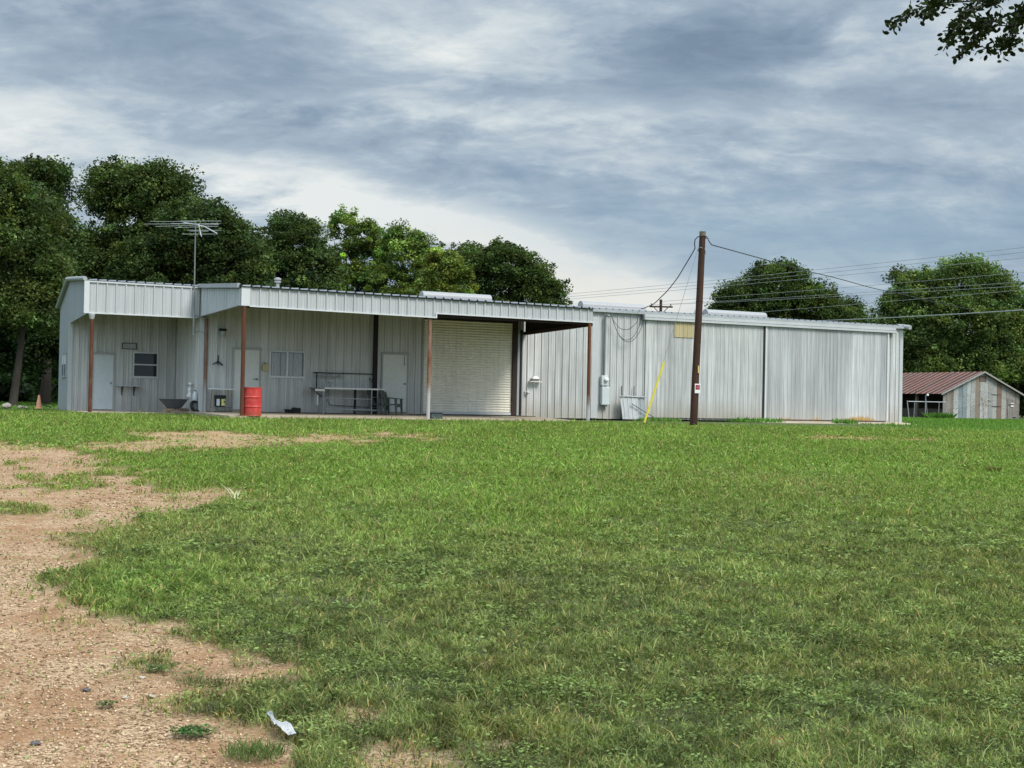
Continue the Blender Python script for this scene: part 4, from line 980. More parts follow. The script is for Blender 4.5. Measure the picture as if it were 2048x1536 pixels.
for e in ((359.7,442.3,441.7,441.1,.05),(288,451,441.7,447,.15),(302,446,396,444.6,.25),(315,456.6,441.5,450.5,.35),(355,459.3,441.5,455,.5),(346,450.5,440,449.5,.4),(383,465.6,451,464.6,.75),(376,475,446.5,473.4,.95),(390,468,427,467.5,.85)):
    m = MB(); m.tube(elem(*e), .0065, 5); m.build('element', M['trim_dull'], t)
m = MB(); m.tube([(.10,-.1,3.68),(.24,-.2,3.25)], .012, 6); m.tube([(.12,-.1,3.7),(.2,-.2,3.3)], .01, 6); m.build('brace', M['trim'], t)

# ------------------------------------------------------------------ pole, guy, service drops
t = thing('utility_pole', 'leaning brown timber service pole in front of the sliding doors', 'pole', (5.80,43.0,1.0), 0)
m = MB(); m.tube([(0,0,-.3),(.04,0,1.5),(.105,0,3.4),(.185,0,6.12)], [.125,.12,.112,.10], 16); m.build('shaft', M['timber'], t)
m = MB(); m.tube([(.183,0,6.0),(.186,0,6.14)], .104, 16); m.build('top_cap', plain('weathered_pole_top', (.14,.115,.085), .9, 0, .3, 12), t)
m = MB(); m.tube([(.17,-.1,5.6),(.08,-.14,5.62)], .02, 6); m.tube([(.27,-.05,5.95),(.34,-.05,5.93)], .03, 6); m.tube([(.25,-.05,5.6),(.29,-.05,5.4)], .012, 6); m.tube([(.06,-.06,5.62),(.03,-.06,5.5)], .02, 6); m.build('fitting', M['grey_steel'], t)
m = MB(); m.box(.095,.13,-.135,-.118,1.62,1.86); m.build('tag', plain('yellow_tag', (.72,.55,.18), .5), t)
for zc in (2.6,3.0,3.9):
    m = MB(); m.tube([(.105*zc/3.4,0,zc),(.105*zc/3.4,0,zc+.03)], .118, 16); m.build('band', M['timber'], t)
t = thing('warning_sign', 'small red and white warning sign nailed to the leaning timber pole', 'sign', (5.90,42.86,1.98), 0)
m = MB(); m.box(-.095,.085,0,.012,-.0,.30); m.build('board', M['white'], t, bevel=.004)
m = MB(); m.box(-.07,.065,-.004,-.001,.115,.265); pnl = m.build('red_panel', M['sign_red'], t)
m = MB(); m.box(-.01,.05,-.008,-.005,.215,.245); m.box(-.05,.02,-.008,-.005,.165,.195); m.box(-.0,.055,-.008,-.005,.13,.15); m.build('faded_lettering', plain('faded_pink', (.45,.18,.20), .6), pnl)

def span(a, b, sag, n=24, r=.012, wob=0.):
    a = Vector(a); b = Vector(b); pts = []
    for i in range(n+1):
        q = i/n; p = a.lerp(b, q); p.z -= sag*4*q*(1-q)
        if wob: p.z += wob*math.sin(q*23)*math.sin(q*math.pi); p.x += wob*math.cos(q*19)*math.sin(q*math.pi)
        pts.append(p)
    return pts
def wire(name, label, cat, pts, r, mat, group=None, n=6):
    m = MB(); m.tube(pts, r, n); return tag(m.build(name, mat), label, cat, group)
t = thing('guy_wire', 'thin steel guy wire with a yellow guard in front of the metal wall', 'guy wire', (4.23,42.9,1.0), 0)
m = MB(); m.tube([(0,0,0),(1.62,.02,5.62)], .007, 5); m.build('strand', M['wire'], t)
m = MB(); m.tube([(.0,-.0,.02),(.595,0,1.97)], .034, 8); m.build('guard', M['yellow'], t)
pt = Vector((5.93,42.88,6.55)); be = Vector(B(16.15,-.25,4.25))
wire('service_cable', 'black service cable from the timber pole down to the building eave', 'cable', [(5.96,42.9,6.98),(5.82,42.9,6.96),(5.73,42.9,6.86),(5.72,42.9,6.70),(5.74,42.9,6.6)] + span((5.74,42.9,6.6), be, .42, 26, wob=.02), .017, M['cable'])
for i, (dp, lb) in enumerate(((.55,'shallow upper black cable loop hanging by the conduit head'),(.95,'deep black cable loop hanging by the conduit head'),(1.02,'lowest of the black cable loops hanging by the conduit head'))):
    a = Vector(B(14.73,-.24,3.88)); b = Vector(B(16.05+.12*i,-.25,4.0)); q = []
    for k in range(21):
        f = k/20; p = a.lerp(b, f); p.z -= dp*(1-abs(2*f-1.12)**2.2 if f > .0 else 0) if 0 < f < 1 else 0
        q.append(p)
    wire('cable_loop', lb, 'cable', q, .011, M['cable'], 'cable loops by the conduit head')
wire('service_cable', 'black service cable running from the pole top towards the right hand trees', 'cable', [(5.99,42.9,7.0),(6.12,42.95,6.97),(6.2,43,6.82),(6.28,43.1,6.75)] + span((6.3,43.2,6.75), (25.6,75,7.2), .12, 40, wob=.015), .016, M['cable'])
# street pole and lines far behind
t = thing('utility_pole', 'distant street pole with a crossarm behind the metal roof', 'pole', (11.79,108,1.0), 0)
m = MB(); m.tube([(0,0,-.3),(0,0,9.0)], [.16,.11], 10); m.build('shaft', M['timber'], t)
m = MB(); m.box(-.9,.95,-.06,.06,8.36,8.48); m.tube([(-.55,-.05,8.36),(-.02,-.08,7.8)], .03, 6); m.tube([(.6,-.05,8.4),(.02,-.08,7.8)], .03, 6); m.build('crossarm', M['timber'], t)
for a in (-.75,.78): m = MB(); m.lathe([(.03,0),(.08,.06),(.05,.12),(.08,.17),(.03,.22)], (a,0,8.48), 8); m.build('insulator', M['steel'], t)
def extend(a, b, e0=.25, e1=.25):
    a = Vector(a); b = Vector(b); return a+(a-b)*e0, b+(b-a)*e1
UP = ['highest of the three upper power lines above the right hand trees','middle of the three upper power lines above the right hand trees','lowest of the three upper power lines above the right hand trees']
for (z0_, z1_), lb in zip(((11.27,11.23),(10.99,10.99),(10.67,10.79)), UP):
    a, b = extend((29.46,78,z0_), (4.48,118,z1_), .35, .35); wire('power_line', lb, 'power line', span(a, b, .25, 20), .013, M['wire'], 'upper power lines')
LO = ['highest of the lower power lines meeting the distant street pole','second of the lower power lines from the distant street pole','third of the lower power lines from the distant street pole','lowest of the lower power lines from the distant street pole']
for (z0_, x1_, z1_), lb in zip(((9.77,11.8,9.85),(9.22,11.05,9.55),(8.99,12.6,9.62),(8.76,11.8,8.4)), LO):
    a, b = extend((29.49,78,z0_), (x1_,108,z1_), .5, 0); wire('power_line', lb, 'power line', span(a, b, .12, 20), .012, M['wire'], 'lower power lines')
a, b = extend((26.49,70,6.93), (22.73,100,8.1), .25, .3)
wire('telephone_cable', 'thick low telephone cable crossing in front of the right hand trees', 'cable', span(a, b, .1, 16), .032, M['wire'])

# ------------------------------------------------------------------ barn on the right
BA = R(25); BY = 106.; bo = (31.0*BY/97.32*.9823, BY)
bo = (33.85, 106.0)
barn = thing('barn', 'low old barn of patched tin sheets under a rusty roof', 'barn', (bo[0], bo[1], .95), BA)
W = 8.0; D = 9.5; EV = 2.05; AP = 3.72
def tin_wall():
    xs = [0,.35,.75,1.05,1.55,2.0,2.45,2.85,3.3,3.8,4.25,4.7,5.15,5.6,6.1,6.6,7.1,7.55,8.0]
    cols = [(.24,.22,.20),(.24,.22,.20),(.20,.17,.13),(.40,.42,.41),(.20,.245,.26),(.21,.25,.27),(.36,.38,.37),(.32,.33,.32),(.24,.20,.155),(.35,.36,.35),(.36,.36,.35),(.30,.31,.30),(.33,.33,.31),(.19,.13,.10),(.32,.32,.30),(.22,.20,.18),(.24,.23,.21),(.20,.18,.16)]
    V_ = []; Q = []; CC = []
    tz = lambda s: EV + (AP-EV)*(1-abs(s-W/2)/(W/2))
    for i in range(len(xs)-1):
        a, b = xs[i], xs[i+1]; n = 6
        hs = [0, .33, .62, 1.0]
        for j in range(3):
            cc = np.array(cols[i])*(.85+.3*random.random())
            for k in range(n):
                s0 = a+(b-a)*k/n; s1 = a+(b-a)*(k+1)/n; d0 = .012*(k%2)+.01*j+.02*(i%2); d1 = .012*((k+1)%2)+.01*j+.02*(i%2)
                base = len(V_)
                for s, d, h in ((s0,d0,hs[j]),(s1,d1,hs[j]),(s1,d1,hs[j+1]),(s0,d0,hs[j+1])): V_.append((s, -d, -.05+(tz(s)+.03)*h)); CC.append(cc)
                Q.append((base,base+1,base+2,base+3))
    m_, nt, out = nm('patched_tin'); a = node(nt, 'ShaderNodeAttribute', attribute_name='Col'); co = objco(nt)
    n = noise(nt, mapping(nt, co, (1,1,.6)), 1.9, 6, .7); n2 = noise(nt, co, 7, 4, .6)
    c = mixc(nt, ramp(nt, n, [(.56, 0.), (.74, .7)]), a.outputs['Color'], (.17,.095,.06)); c = mixc(nt, ramp(nt, n2, [(.5, 0.), (.7, .7)]), c, (.13,.115,.10))
    princ(nt, out, c, .7, .1, .3)
    o = big_mesh('wall', np.array(V_), None, np.array(Q), np.array(CC), m_, barn); o['label'] = 'gable wall patched from tin sheets of many greys'
tin_wall()
m = MB(); m.quad((0,.02,0),(0,D,0),(0,D,.75),(0,.02,.75)); m.quad((W,0,0),(W,D,0),(W,D,EV),(W,0,EV)); m.quad((0,D,0),(W,D,0),(W,D,EV),(0,D,EV)); m.add([(0,D,EV),(W,D,EV),(W/2,D,AP)],[(0,1,2)])
m.quad((2.6,.2,0),(2.6,D,0),(2.6,D,3),(2.6,.2,3)); m.build('wall', plain('dark_old_boards', (.045,.037,.03), .95, 0, .3, 3), barn, 'dark board walls inside and behind')
def barn_roof():
    m_, nt, out = nm('rusty_roof_tin'); co = objco(nt); sep = node(nt, 'ShaderNodeSeparateXYZ'); L(nt, co, sep.inputs[0])
    wv = mathn(nt, 'FRACT', mathn(nt, 'DIVIDE', sep.outputs[1], .62))
    wn = node(nt, 'ShaderNodeTexWhiteNoise', noise_dimensions='1D'); L(nt, mathn(nt, 'FLOOR', mathn(nt, 'DIVIDE', sep.outputs[1], .62)), wn.inputs['W'])
    n = noise(nt, mapping(nt, co, (.5, 3, .5)), 1.5, 6, .7); n2 = noise(nt, co, 9, 4, .6)
    c = mixc(nt, wn.outputs[0], (.042,.013,.009), (.095,.027,.017)); c = mixc(nt, ramp(nt, n, [(.52, 0.), (.66, .45)]), c, (.16,.13,.115))
    lap = ramp(nt, wv, [(.0, 1.), (.07, 1.), (.09, 0.)]); c = mixc(nt, mathn(nt, 'MULTIPLY', lap, ramp(nt, n2, [(.3, .35), (.6, 1.)])), c, (.36,.28,.23))
    c = mixc(nt, mathn(nt, 'MULTIPLY', n2, .35), c, (.07,.03,.025)); princ(nt, out, c, .75, .1, .3)
    m = MB(); ov = .45; sl = (AP-EV)/(W/2)
    for sgn in (-1, 1):
        pts = []; v = -.3; 
        while v < D+.3:
            pts += [(v, 0), (v+.05, .03), (v+.10, 0)]; v += .31
        for (a, da), (b, db) in zip(pts, pts[1:]):
            e0 = W/2; e1 = -ov if sgn < 0 else W+ov
            ze = EV - ov*sl; z1 = AP
            m.quad((e1,a,ze+da+.06),(e1,b,ze+db+.06),(e0,b,z1+db+.06),(e0,a,z1+da+.06))
    m.build('roof', m_, barn, 'rust red roof with paler sheet laps')
    m = MB(); ze = EV-ov*sl
    for e in (-ov, W+ov): m.hexa([(e,-.34,ze-.04),(W/2,-.34,AP-.04),(W/2,-.30,AP-.04),(e,-.30,ze-.04),(e,-.34,ze+.09),(W/2,-.34,AP+.10),(W/2,-.30,AP+.10),(e,-.30,ze+.09)])
    m.build('barge_board', plain('grey_board', (.26,.25,.235), .8), barn)
barn_roof()
m = MB(); m.box(3.75,4.4,-.06,-.04,3.02,3.45); vt = m.build('gable_vent', plain('vent_boards', (.13,.10,.085), .9), barn)
m = MB(); m.box(3.72,4.43,-.065,-.035,2.98,3.02); m.box(3.72,3.75,-.065,-.035,3.02,3.47); m.box(4.4,4.43,-.065,-.035,3.02,3.47); m.build('vent_frame', plain('vent_frame_board', (.10,.085,.075), .9), vt)
m = MB()
for i in range(6): m.box(6.72+.16*i,6.72+.16*i+.145,-.075-.008*(i%2),-.045,.05,1.72-.03*i)
bd = m.build('door', rusty('grey_planks', (.17,.155,.14), (.30,.28,.26), 3.), barn, 'grey plank door at the right of the gable')
m = MB(); m.box(6.75,7.1,-.10,-.085,1.15,1.2); m.box(7.25,7.6,-.10,-.085,.12,.2); m.build('hinge', M['dark'], bd)
m = MB(); m.box(5.05,6.0,-.055,-.045,1.95,1.99); m.box(5.05,6.0,-.055,-.045,1.02,1.06); m.build('wall_batten', M['beam'], barn)
for v_ in (2.9,5.8,8.7): m = MB(); m.box(-.12,.06,v_-.1,v_+.1,-.1,EV+.1); m.build('post', rusty('old_post', (.12,.10,.075), (.19,.16,.12), 3.), barn)
m = MB(); m.box(-.08,.04,0,D,EV-.12,EV+.02); m.build('eave_beam', plain('old_beam', (.06,.045,.035), .9), barn)
def barnpt(a, b, z): ca, sa = math.cos(BA), math.sin(BA); return (bo[0]+a*ca-b*sa, bo[1]+a*sa+b*ca, 1.0+z)
t = thing('warning_sign', 'white sign with a dark red band on the plank door of the barn', 'sign', barnpt(7.15,-.11,.98), BA)
m = MB(); m.box(-.14,.14,-.01,0,0,.30); m.build('board', M['white'], t)
m = MB(); m.box(-.135,.135,-.016,-.011,.12,.24); m.build('band', plain('maroon_band', (.12,.02,.03), .6), t)
t = thing('dry_vine', 'pale dry vine climbing the tin gable of the old barn', 'vine', barnpt(4.2,-.08,0), BA)
m = MB(); m.tube([(0,0,0),(-.03,-.02,.9),(-.1,-.02,1.35),(-.25,-.02,1.75)], .022, 5); m.tube([(-.05,-.02,1.0),(.15,-.02,1.4),(.5,-.02,1.55),(.75,-.02,1.4)], .02, 5); m.tube([(-.1,-.02,1.35),(-.4,-.02,1.15),(-.45,-.02,.95)], .018, 5); m.tube([(.05,-.02,1.25),(.3,-.02,1.1),(.6,-.02,1.2)], .016, 5); m.tube([(-.2,-.02,1.6),(-.05,-.02,1.8)], .015, 5); m.build('stem', plain('dry_stem', (.46,.41,.32), .9), t)
t = thing('pipe_gate', 'bare grey pipe gate standing before the open side of the barn', 'gate', (30.6,104.5,1.0), 0)
m = MB(); m.tube([(.1,0,1.22),(3.05,.2,1.22)], .03, 6); m.build('rail', M['trim'], t)
for x0, x1, h in ((.18,.02,1.3),(1.42,1.46,1.75),(1.62,1.5,1.25),(2.45,2.5,1.2),(3.02,3.05,1.3),(.55,.6,1.2)):
    m = MB(); m.tube([(x0,0,-.1),(x1,.05,h)], .035 if h > 1.25 else .022, 6); m.build('upright', M['steel'], t)
t = thing('yard_lamp', 'small white lamp fixed high on the pipe gate upright', 'lamp', (32.06,104.4,2.72), 0)
m = MB(); m.ball((.1,0,.02), .09, 10, 6); m.build('globe', M['white'], t, smooth=True); m = MB(); m.tube([(0,0,0),(.1,0,0)], .025, 6); m.build('bracket', M['steel'], t)

# ------------------------------------------------------------------ small things on the grass
t = thing('traffic_cone', 'faded orange traffic cone at the edge of the left hand trees', 'cone', (-16.45,47.0,1.02), .3)
m = MB(); m.lathe([(.105,0),(.10,.03),(.03,.46),(.025,.46)], (0,0,.02), 18); m.build('cone_body', M['orange'], t, smooth=False); m = MB(); m.box(-.14,.14,-.14,.14,0,.025); m.build('base', M['orange'], t, bevel=.01)
def rock(name, label, cat, x, y, s, mat, group, sq=(1,.8,.6), seed=1, dz=0.):
    r_ = random.Random(seed); m = MB(); m.ball((0,0,0), s, 9, 6, sq)
    m.v = [tuple(c*(1+.6*(r_.random()-.5)) for c in p) for p in m.v]
    o = m.build(name, mat, smooth=False); o.location = (x, y, float(gheight(np.array([x]), np.array([y]))[0])+s*sq[2]*.25+dz-.02); o.rotation_euler = (0,0,r_.random()*6); return tag(o, label, cat, group)
for i, (x, y, s, lb) in enumerate(((-18.5,49.5,.2,'largest pale rock in the litter under the left hand trees'),(-18.9,49.2,.13,'small rock left of the largest one under the left hand trees'),(-17.95,49.4,.11,'small rock right of the largest one under the left hand trees'),(-17.6,49.0,.08,'smallest rock, nearest the traffic cone'))):
    rock('rock', lb, 'rock', x, y, s, M['stone'], 'rocks at the edge of the trees', seed=i+3, dz=.1)
wire('fallen_stick', 'thin fallen stick lying between the rocks and the traffic cone', 'stick', [(-17.7,49.6,1.12),(-17.2,49.4,1.14),(-16.7,49.0,1.06)], .02, M['bark'])
for i, (x, y, s, mt_, lb) in enumerate(((-2.06,6.65,.028,'stone_dark','dark stone on the open gravel'),(-1.83,6.52,.022,'stone','whitish stone right of the dark one on the gravel'),(-1.86,6.92,.028,'stone','buff stone farthest up the gravel near a green tuft'),(-2.13,7.38,.02,'stone','tan stone at the upper left of the gravel'),(-1.71,6.54,.024,'stone','rounded pale stone near the middle of the gravel'),(-1.98,5.72,.03,'stone_dark','flat dark stone at the lower left of the gravel'))):
    rock('stone', lb, 'stone', x, y, s*.7, M[mt_], 'loose stones on the gravel', (1.2,.9,.5), seed=i+20)
# litter: a folded strip of printed paper
t = thing('paper_litter', 'crumpled white printed wrapper lying at the edge of the gravel', 'litter', (-.99,5.93,gz(0,5.93)+.012), math.atan2(-.42,.22)); t.scale = (.78,.62,.8)
m = MB(); n = 16; r_ = random.Random(4)
rows = []
for i in range(n+1):
    f = i/n; x = -.24+.46*f; wd_ = (.011+.004*math.sin(f*9)**2) if f < .42 else min(.04, .011+(f-.42)*.5)
    if f > .9: wd_ = .03
    zz = .012*math.sin(f*11)+.008*r_.random(); tw = .9*(1-f) if f < .45 else .12
    rows.append([(x, wd_*k*math.cos(tw)+.006*math.sin(f*14), .02+zz+wd_*k*math.sin(tw)+.006*abs(k)*r_.random()) for k in (-1,-.5,0,.5,1)])
vs = [p for r in rows for p in r]; fs = [(i*5+j, i*5+j+1, (i+1)*5+j+1, (i+1)*5+j) for i in range(n) for j in range(4)]
m.add(vs, fs); pm, nt, out = nm('printed_paper'); co = objco(nt); wv = node(nt, 'ShaderNodeTexWave', bands_direction='Y'); L(nt, co, wv.inputs['Vector']); wv.inputs['Scale'].default_value = 22; wv.inputs['Distortion'].default_value = 2
n2_ = noise(nt, co, 60, 3); c = mixc(nt, mathn(nt, 'MULTIPLY', mathn(nt, 'MULTIPLY', ramp(nt, wv.outputs[0], [(.6, 0.), (.8, 1.)]), ramp(nt, n2_, [(.45, 0.), (.55, 1.)])), .75), (.40,.40,.39), (.13,.15,.18)); princ(nt, out, c, .5, 0, .4)
m.build('sheet', pm, t)
# plants in the open
def tuft(name, label, cat, x, y, n, h, spread, col, wd_=.006, group=None, seed=0, leafy=False):
    r = np.random.default_rng(seed); a = r.random(n)*6.283; rad = spread*np.sqrt(r.random(n)); X = rad*np.cos(a)*1.2; Y = rad*np.sin(a)
    hh = h*(.35+.65*r.random(n)); q = r.random(n)*6.283; ln = hh*(.2+.9*r.random(n)); wd2 = wd_*(.6+.8*r.random(n)); p = r.random(n)*6.283
    ca, sa = np.cos(p)*wd2, np.sin(p)*wd2; lx, ly = np.cos(q)*ln, np.sin(q)*ln
    P = np.zeros((n,4,3)); P[:,0] = np.stack([X-ca*.4,Y-sa*.4,0*X],1); P[:,1] = np.stack([X+ca+lx*.45,Y+sa+ly*.45,hh*.6],1); P[:,2] = np.stack([X+lx,Y+ly,hh],1); P[:,3] = np.stack([X-ca+lx*.45,Y-sa+ly*.45,hh*.6],1)
    if leafy:
        P[:,0] = np.stack([X,Y,hh*.5],1); s_ = wd2[:,None]*3
        P[:,1] = P[:,0]+np.stack([np.cos(p),np.sin(p),.4*(r.random(n)-.3)],1)*s_+np.stack([-np.sin(p),np.cos(p),0*p],1)*s_*.5
        P[:,2] = P[:,0]+np.stack([np.cos(p),np.sin(p),.5*(r.random(n)-.3)],1)*s_*2
        P[:,3] = P[:,0]+np.stack([np.cos(p),np.sin(p),.4*(r.random(n)-.3)],1)*s_-np.stack([-np.sin(p),np.cos(p),0*p],1)*s_*.5
    c = np.array(col)*(.6+.8*r.random((n,1))); b = np.arange(n)*4
    o = big_mesh(name, P.reshape(-1,3), None, np.stack([b,b+1,b+2,b+3],1), np.repeat(c[:,None,:],4,1).reshape(-1,3), M['grass'])
    o.location = (x, y, float(gheight(np.array([x]), np.array([y]))[0])-.01); return tag(o, label, cat, group)
tuft('weed', 'low dark green weed alone on the lower gravel', 'weed', -1.35, 5.86, 260, .05, .075, (.05,.115,.03), .004, 'weeds on the gravel', 1, True)
tuft('weed', 'grassy weed at the bottom edge left of the wrapper', 'weed', -1.02, 5.52, 420, .085, .10, (.12,.17,.06), .0022, 'weeds on the gravel', 2)
tuft('weed', 'tiny weed left of the dark stone on the gravel', 'weed', -1.86, 6.32, 110, .03, .04, (.06,.105,.035), .003, 'weeds on the gravel', 3, True)
tuft('weed', 'ragged brownish weed in the middle of the gravel', 'weed', -1.52, 6.75, 260, .045, .11, (.13,.135,.065), .0022, 'weeds on the gravel', 4)
tuft('weed', 'small green tuft beside the buff stone', 'weed', -1.82, 7.05, 130, .045, .06, (.07,.13,.04), .004, 'weeds on the gravel', 5, True)
tuft('weed', 'greyish matted weed near the right edge of the gravel', 'weed', -1.38, 6.28, 240, .04, .09, (.13,.14,.09), .0022, 'weeds on the gravel', 6)
tuft('dry_clump', 'brown dry clump lying on the lawn at the right', 'dry clump', 8.25, 23.1, 160, .12, .10, (.15,.125,.05), .012, None, 7)
tuft('broken_stalk', 'pale broken stalk at the edge of the bare earth patch', 'stalk', -3.23, 15.9, 9, .22, .05, (.62,.62,.42), .010, None, 8)
tuft('tall_weed', 'bright green weed clump on the apron slab by the rust stain', 'weed', *B(25.9,-1.0,0)[:2], 160, .28, .45, (.11,.24,.05), .025, 'weeds along the wall foot', 9)
tuft('tall_weed', 'tall green weeds at the foot of the left sliding door', 'weed', *B(21.6,-.5,0)[:2], 420, .26, 1.0, (.11,.24,.045), .02, 'weeds along the wall foot', 10)
tuft('tall_weed', 'green weeds around the foot of the leaning corrugated sheet', 'weed', *B(16.6,-.9,0)[:2], 300, .2, .8, (.13,.24,.05), .02, 'weeds along the wall foot', 11)
tuft('tall_weed', 'green weeds growing before the open side of the barn', 'weed', 33.0, 104.2, 500, .55, .9, (.08,.16,.035), .05, None, 12)

# ------------------------------------------------------------------ trees
def crown(name, blobs, n, leaf, col, parent, seed, cr=.55, per=90, aspect=.5, droop=0., hollow=.45):
    n = int(n*1.9); leaf = leaf*.64; per = int(per*1.5); aspect = .62; col = tuple(q*1.2 for q in col)
    r = np.random.default_rng(seed)
    w_ = np.array([(b[3]*b[4]*b[5])**(2/3.) for b in blobs]); w_ /= w_.sum()
    nc = max(6, n//per); bi = r.choice(len(blobs), nc, p=w_); bl = np.array(blobs)[bi]
    dv = r.normal(size=(nc,3)); dv /= np.linalg.norm(dv, axis=1)[:,None]; dv[:,2] = np.where(dv[:,2] < -.55, -dv[:,2], dv[:,2])
    rad = hollow + (1-hollow)*r.random(nc)**.6
    sprig = r.random(nc) < .22; rad = np.where(sprig, 1.0+.22*r.random(nc), rad)
    cc = bl[:,:3] + dv*rad[:,None]*bl[:,3:6]
    crs = cr*(.5+1.1*r.random(nc))*np.where(sprig, .5, 1.)
    pw = np.where(sprig, .22, 1.); ci = r.choice(nc, n, p=pw/pw.sum())
    od = r.normal(size=(n,3)); od /= np.linalg.norm(od, axis=1)[:,None]; off = od*(r.random(n)**.45)[:,None]*np.array([1.1,1.1,.8])*crs[ci][:,None]
    p = cc[ci] + off
    nrm = r.normal(size=(n,3)); nrm[:,2] = np.abs(nrm[:,2])+.35; nrm /= np.linalg.norm(nrm, axis=1)[:,None]
    t1 = np.cross(nrm, r.normal(size=(n,3))); t1 /= np.linalg.norm(t1, axis=1)[:,None]; t2 = np.cross(nrm, t1)
    s = leaf*(.6+.8*r.random(n))[:,None]
    t1[:,2] -= droop
    P = np.stack([p-t1*s, p+t2*s*aspect-t1*s*.1, p+t1*s, p-t2*s*aspect-t1*s*.1], 1)
    cf = np.exp(r.normal(size=nc)*.40)[ci]; hue = (r.random(nc)[ci]-.5)
    c = np.array(col)[None]*cf[:,None]*(.7+.6*r.random(n))[:,None]
    c[:,0] *= 1+.35*hue; c[:,2] *= 1-.3*hue
    b = np.arange(n)*4
    o = big_mesh(name, P.reshape(-1,3), None, np.stack([b,b+1,b+2,b+3],1), np.repeat(c[:,None,:],4,1).reshape(-1,3), M['leaf'], parent)
    if parent is None: return o
    return cc
def tree(label, x, y, blobs, n, leaf, col, seed, tr=.2, th=None, group=None, cat='tree', name='tree', cr=.55, per=90, lean=0., base=None, mat='bark', limbs=14, hollow=.45, aspect=.5):
    t = thing(name, label, cat, (x, y, (gz(0, y) if base is None else base)), 0, group)
    cc = crown('crown', blobs, n, leaf, col, t, seed, cr, per, aspect, 0, hollow)
    r_ = random.Random(seed); m = MB(); top = max(b[2] for b in blobs)
    th = th or top*.75
    fork = (lean*.6, 0, th*.45)
    m.tube([(0,0,-.3),(lean*.2+.05,.03,th*.2),fork,(lean*.9,0,th)], [tr*1.25,tr,tr*.8,tr*.25], 8)
    for k in range(limbs):
        q = Vector(cc[r_.randrange(len(cc))]); q = q*.9+Vector((0,0,.05*q.z)); a = Vector(fork)+Vector((0,0,1))*(r_.random()*th*.3)
        mid = a.lerp(q, .5)+Vector((r_.uniform(-.3,.3), r_.uniform(-.3,.3), .3)); m.tube([a, mid, q], [tr*.42,tr*.25,tr*.06], 5)
    m.build('trunk', M[mat], t)
    return t
DK = (.036,.055,.017); MD = (.056,.080,.022); LT = (.098,.142,.034); YL = (.120,.150,.034); OAK = (.045,.066,.019)
# left group
tree('tall feathery tree at the left edge with a crooked slim trunk', -22.2, 60, [(-2.5,0,8.2,2.6,2.4,2.6),(-.4,0,7.4,2.3,2.2,2.6),(-3.5,.5,5,2.6,2.2,2.2),(.3,0,4.4,2.0,1.8,1.6),(-1.5,-.5,9.6,1.6,1.5,1.2),(1.0,.3,6.2,1.2,1.2,1.4)], 60000, .12, (.060,.084,.025), 1, .17, 6.5, 'left hand trees', lean=.6, cr=.6)
tree('dark round crowned tree rising behind the feathery left hand tree', -24.2, 70, [(-.6,0,11.0,1.9,1.8,1.6),(-1.8,0,9.2,2.4,2,2),(-3.5,0,10.2,2.2,2,1.8),(0,0,8,2.2,2,2)], 34000, .13, DK, 2, .25, None, 'left hand trees', cr=.6)
tree('large dark oak towering behind the office end of the building', -20.0, 75, [(-2.0,0,11.6,2.0,2,1.9),(-.2,0,10.6,2.4,2.2,2.2),(2.0,0,9.6,2.4,2.2,2.0),(4.2,0,8.4,2.0,2,2.2),(-3.4,0,7.6,1.9,2,2.2),(-3.9,0,5.2,2.0,2,2.4),(0,-1.2,7.2,4.2,2.4,2.8),(3.6,-.5,5.8,3.2,2.4,2.8),(-3,-.5,5.4,3.4,2.4,2.6),(.6,-.3,12.1,1.6,1.5,1.2)], 110000, .13, OAK, 3, .4, None, 'left hand trees', cr=.6)
tree('broad dark oak filling in behind the aerial', -16.8, 71, [(0,0,8.6,2.4,2,2.2),(1.6,0,6.6,2.4,2,2.6),(-1.6,0,6.2,2.6,2,2.6),(.2,0,4,3,2,2)], 45000, .13, DK, 4, .3, None, 'left hand trees', cr=.6)
tree('dark low tree standing in the shade behind the traffic cone', -21.5, 66, [(-3,0,3.0,3.0,1.6,2.4),(0,0,3.2,3,1.6,2.6),(3.2,0,3.4,2.4,1.6,2.6),(-6,0,3.4,2.6,1.6,2.8)], 42000, .13, (.026,.044,.018), 5, .09, 5.5, 'left hand trees', cr=.55)
tree('deeper shaded tree closing the gap under the left hand crowns', -26, 80, [(-5,0,3.2,4,2,3.2),(0,0,3.4,4,2,3.2),(5.5,0,3.6,4,2,3.2),(-4,0,8,4,2,3)], 46000, .16, (.022,.038,.016), 6, .12, 7, 'left hand trees', cr=.7)
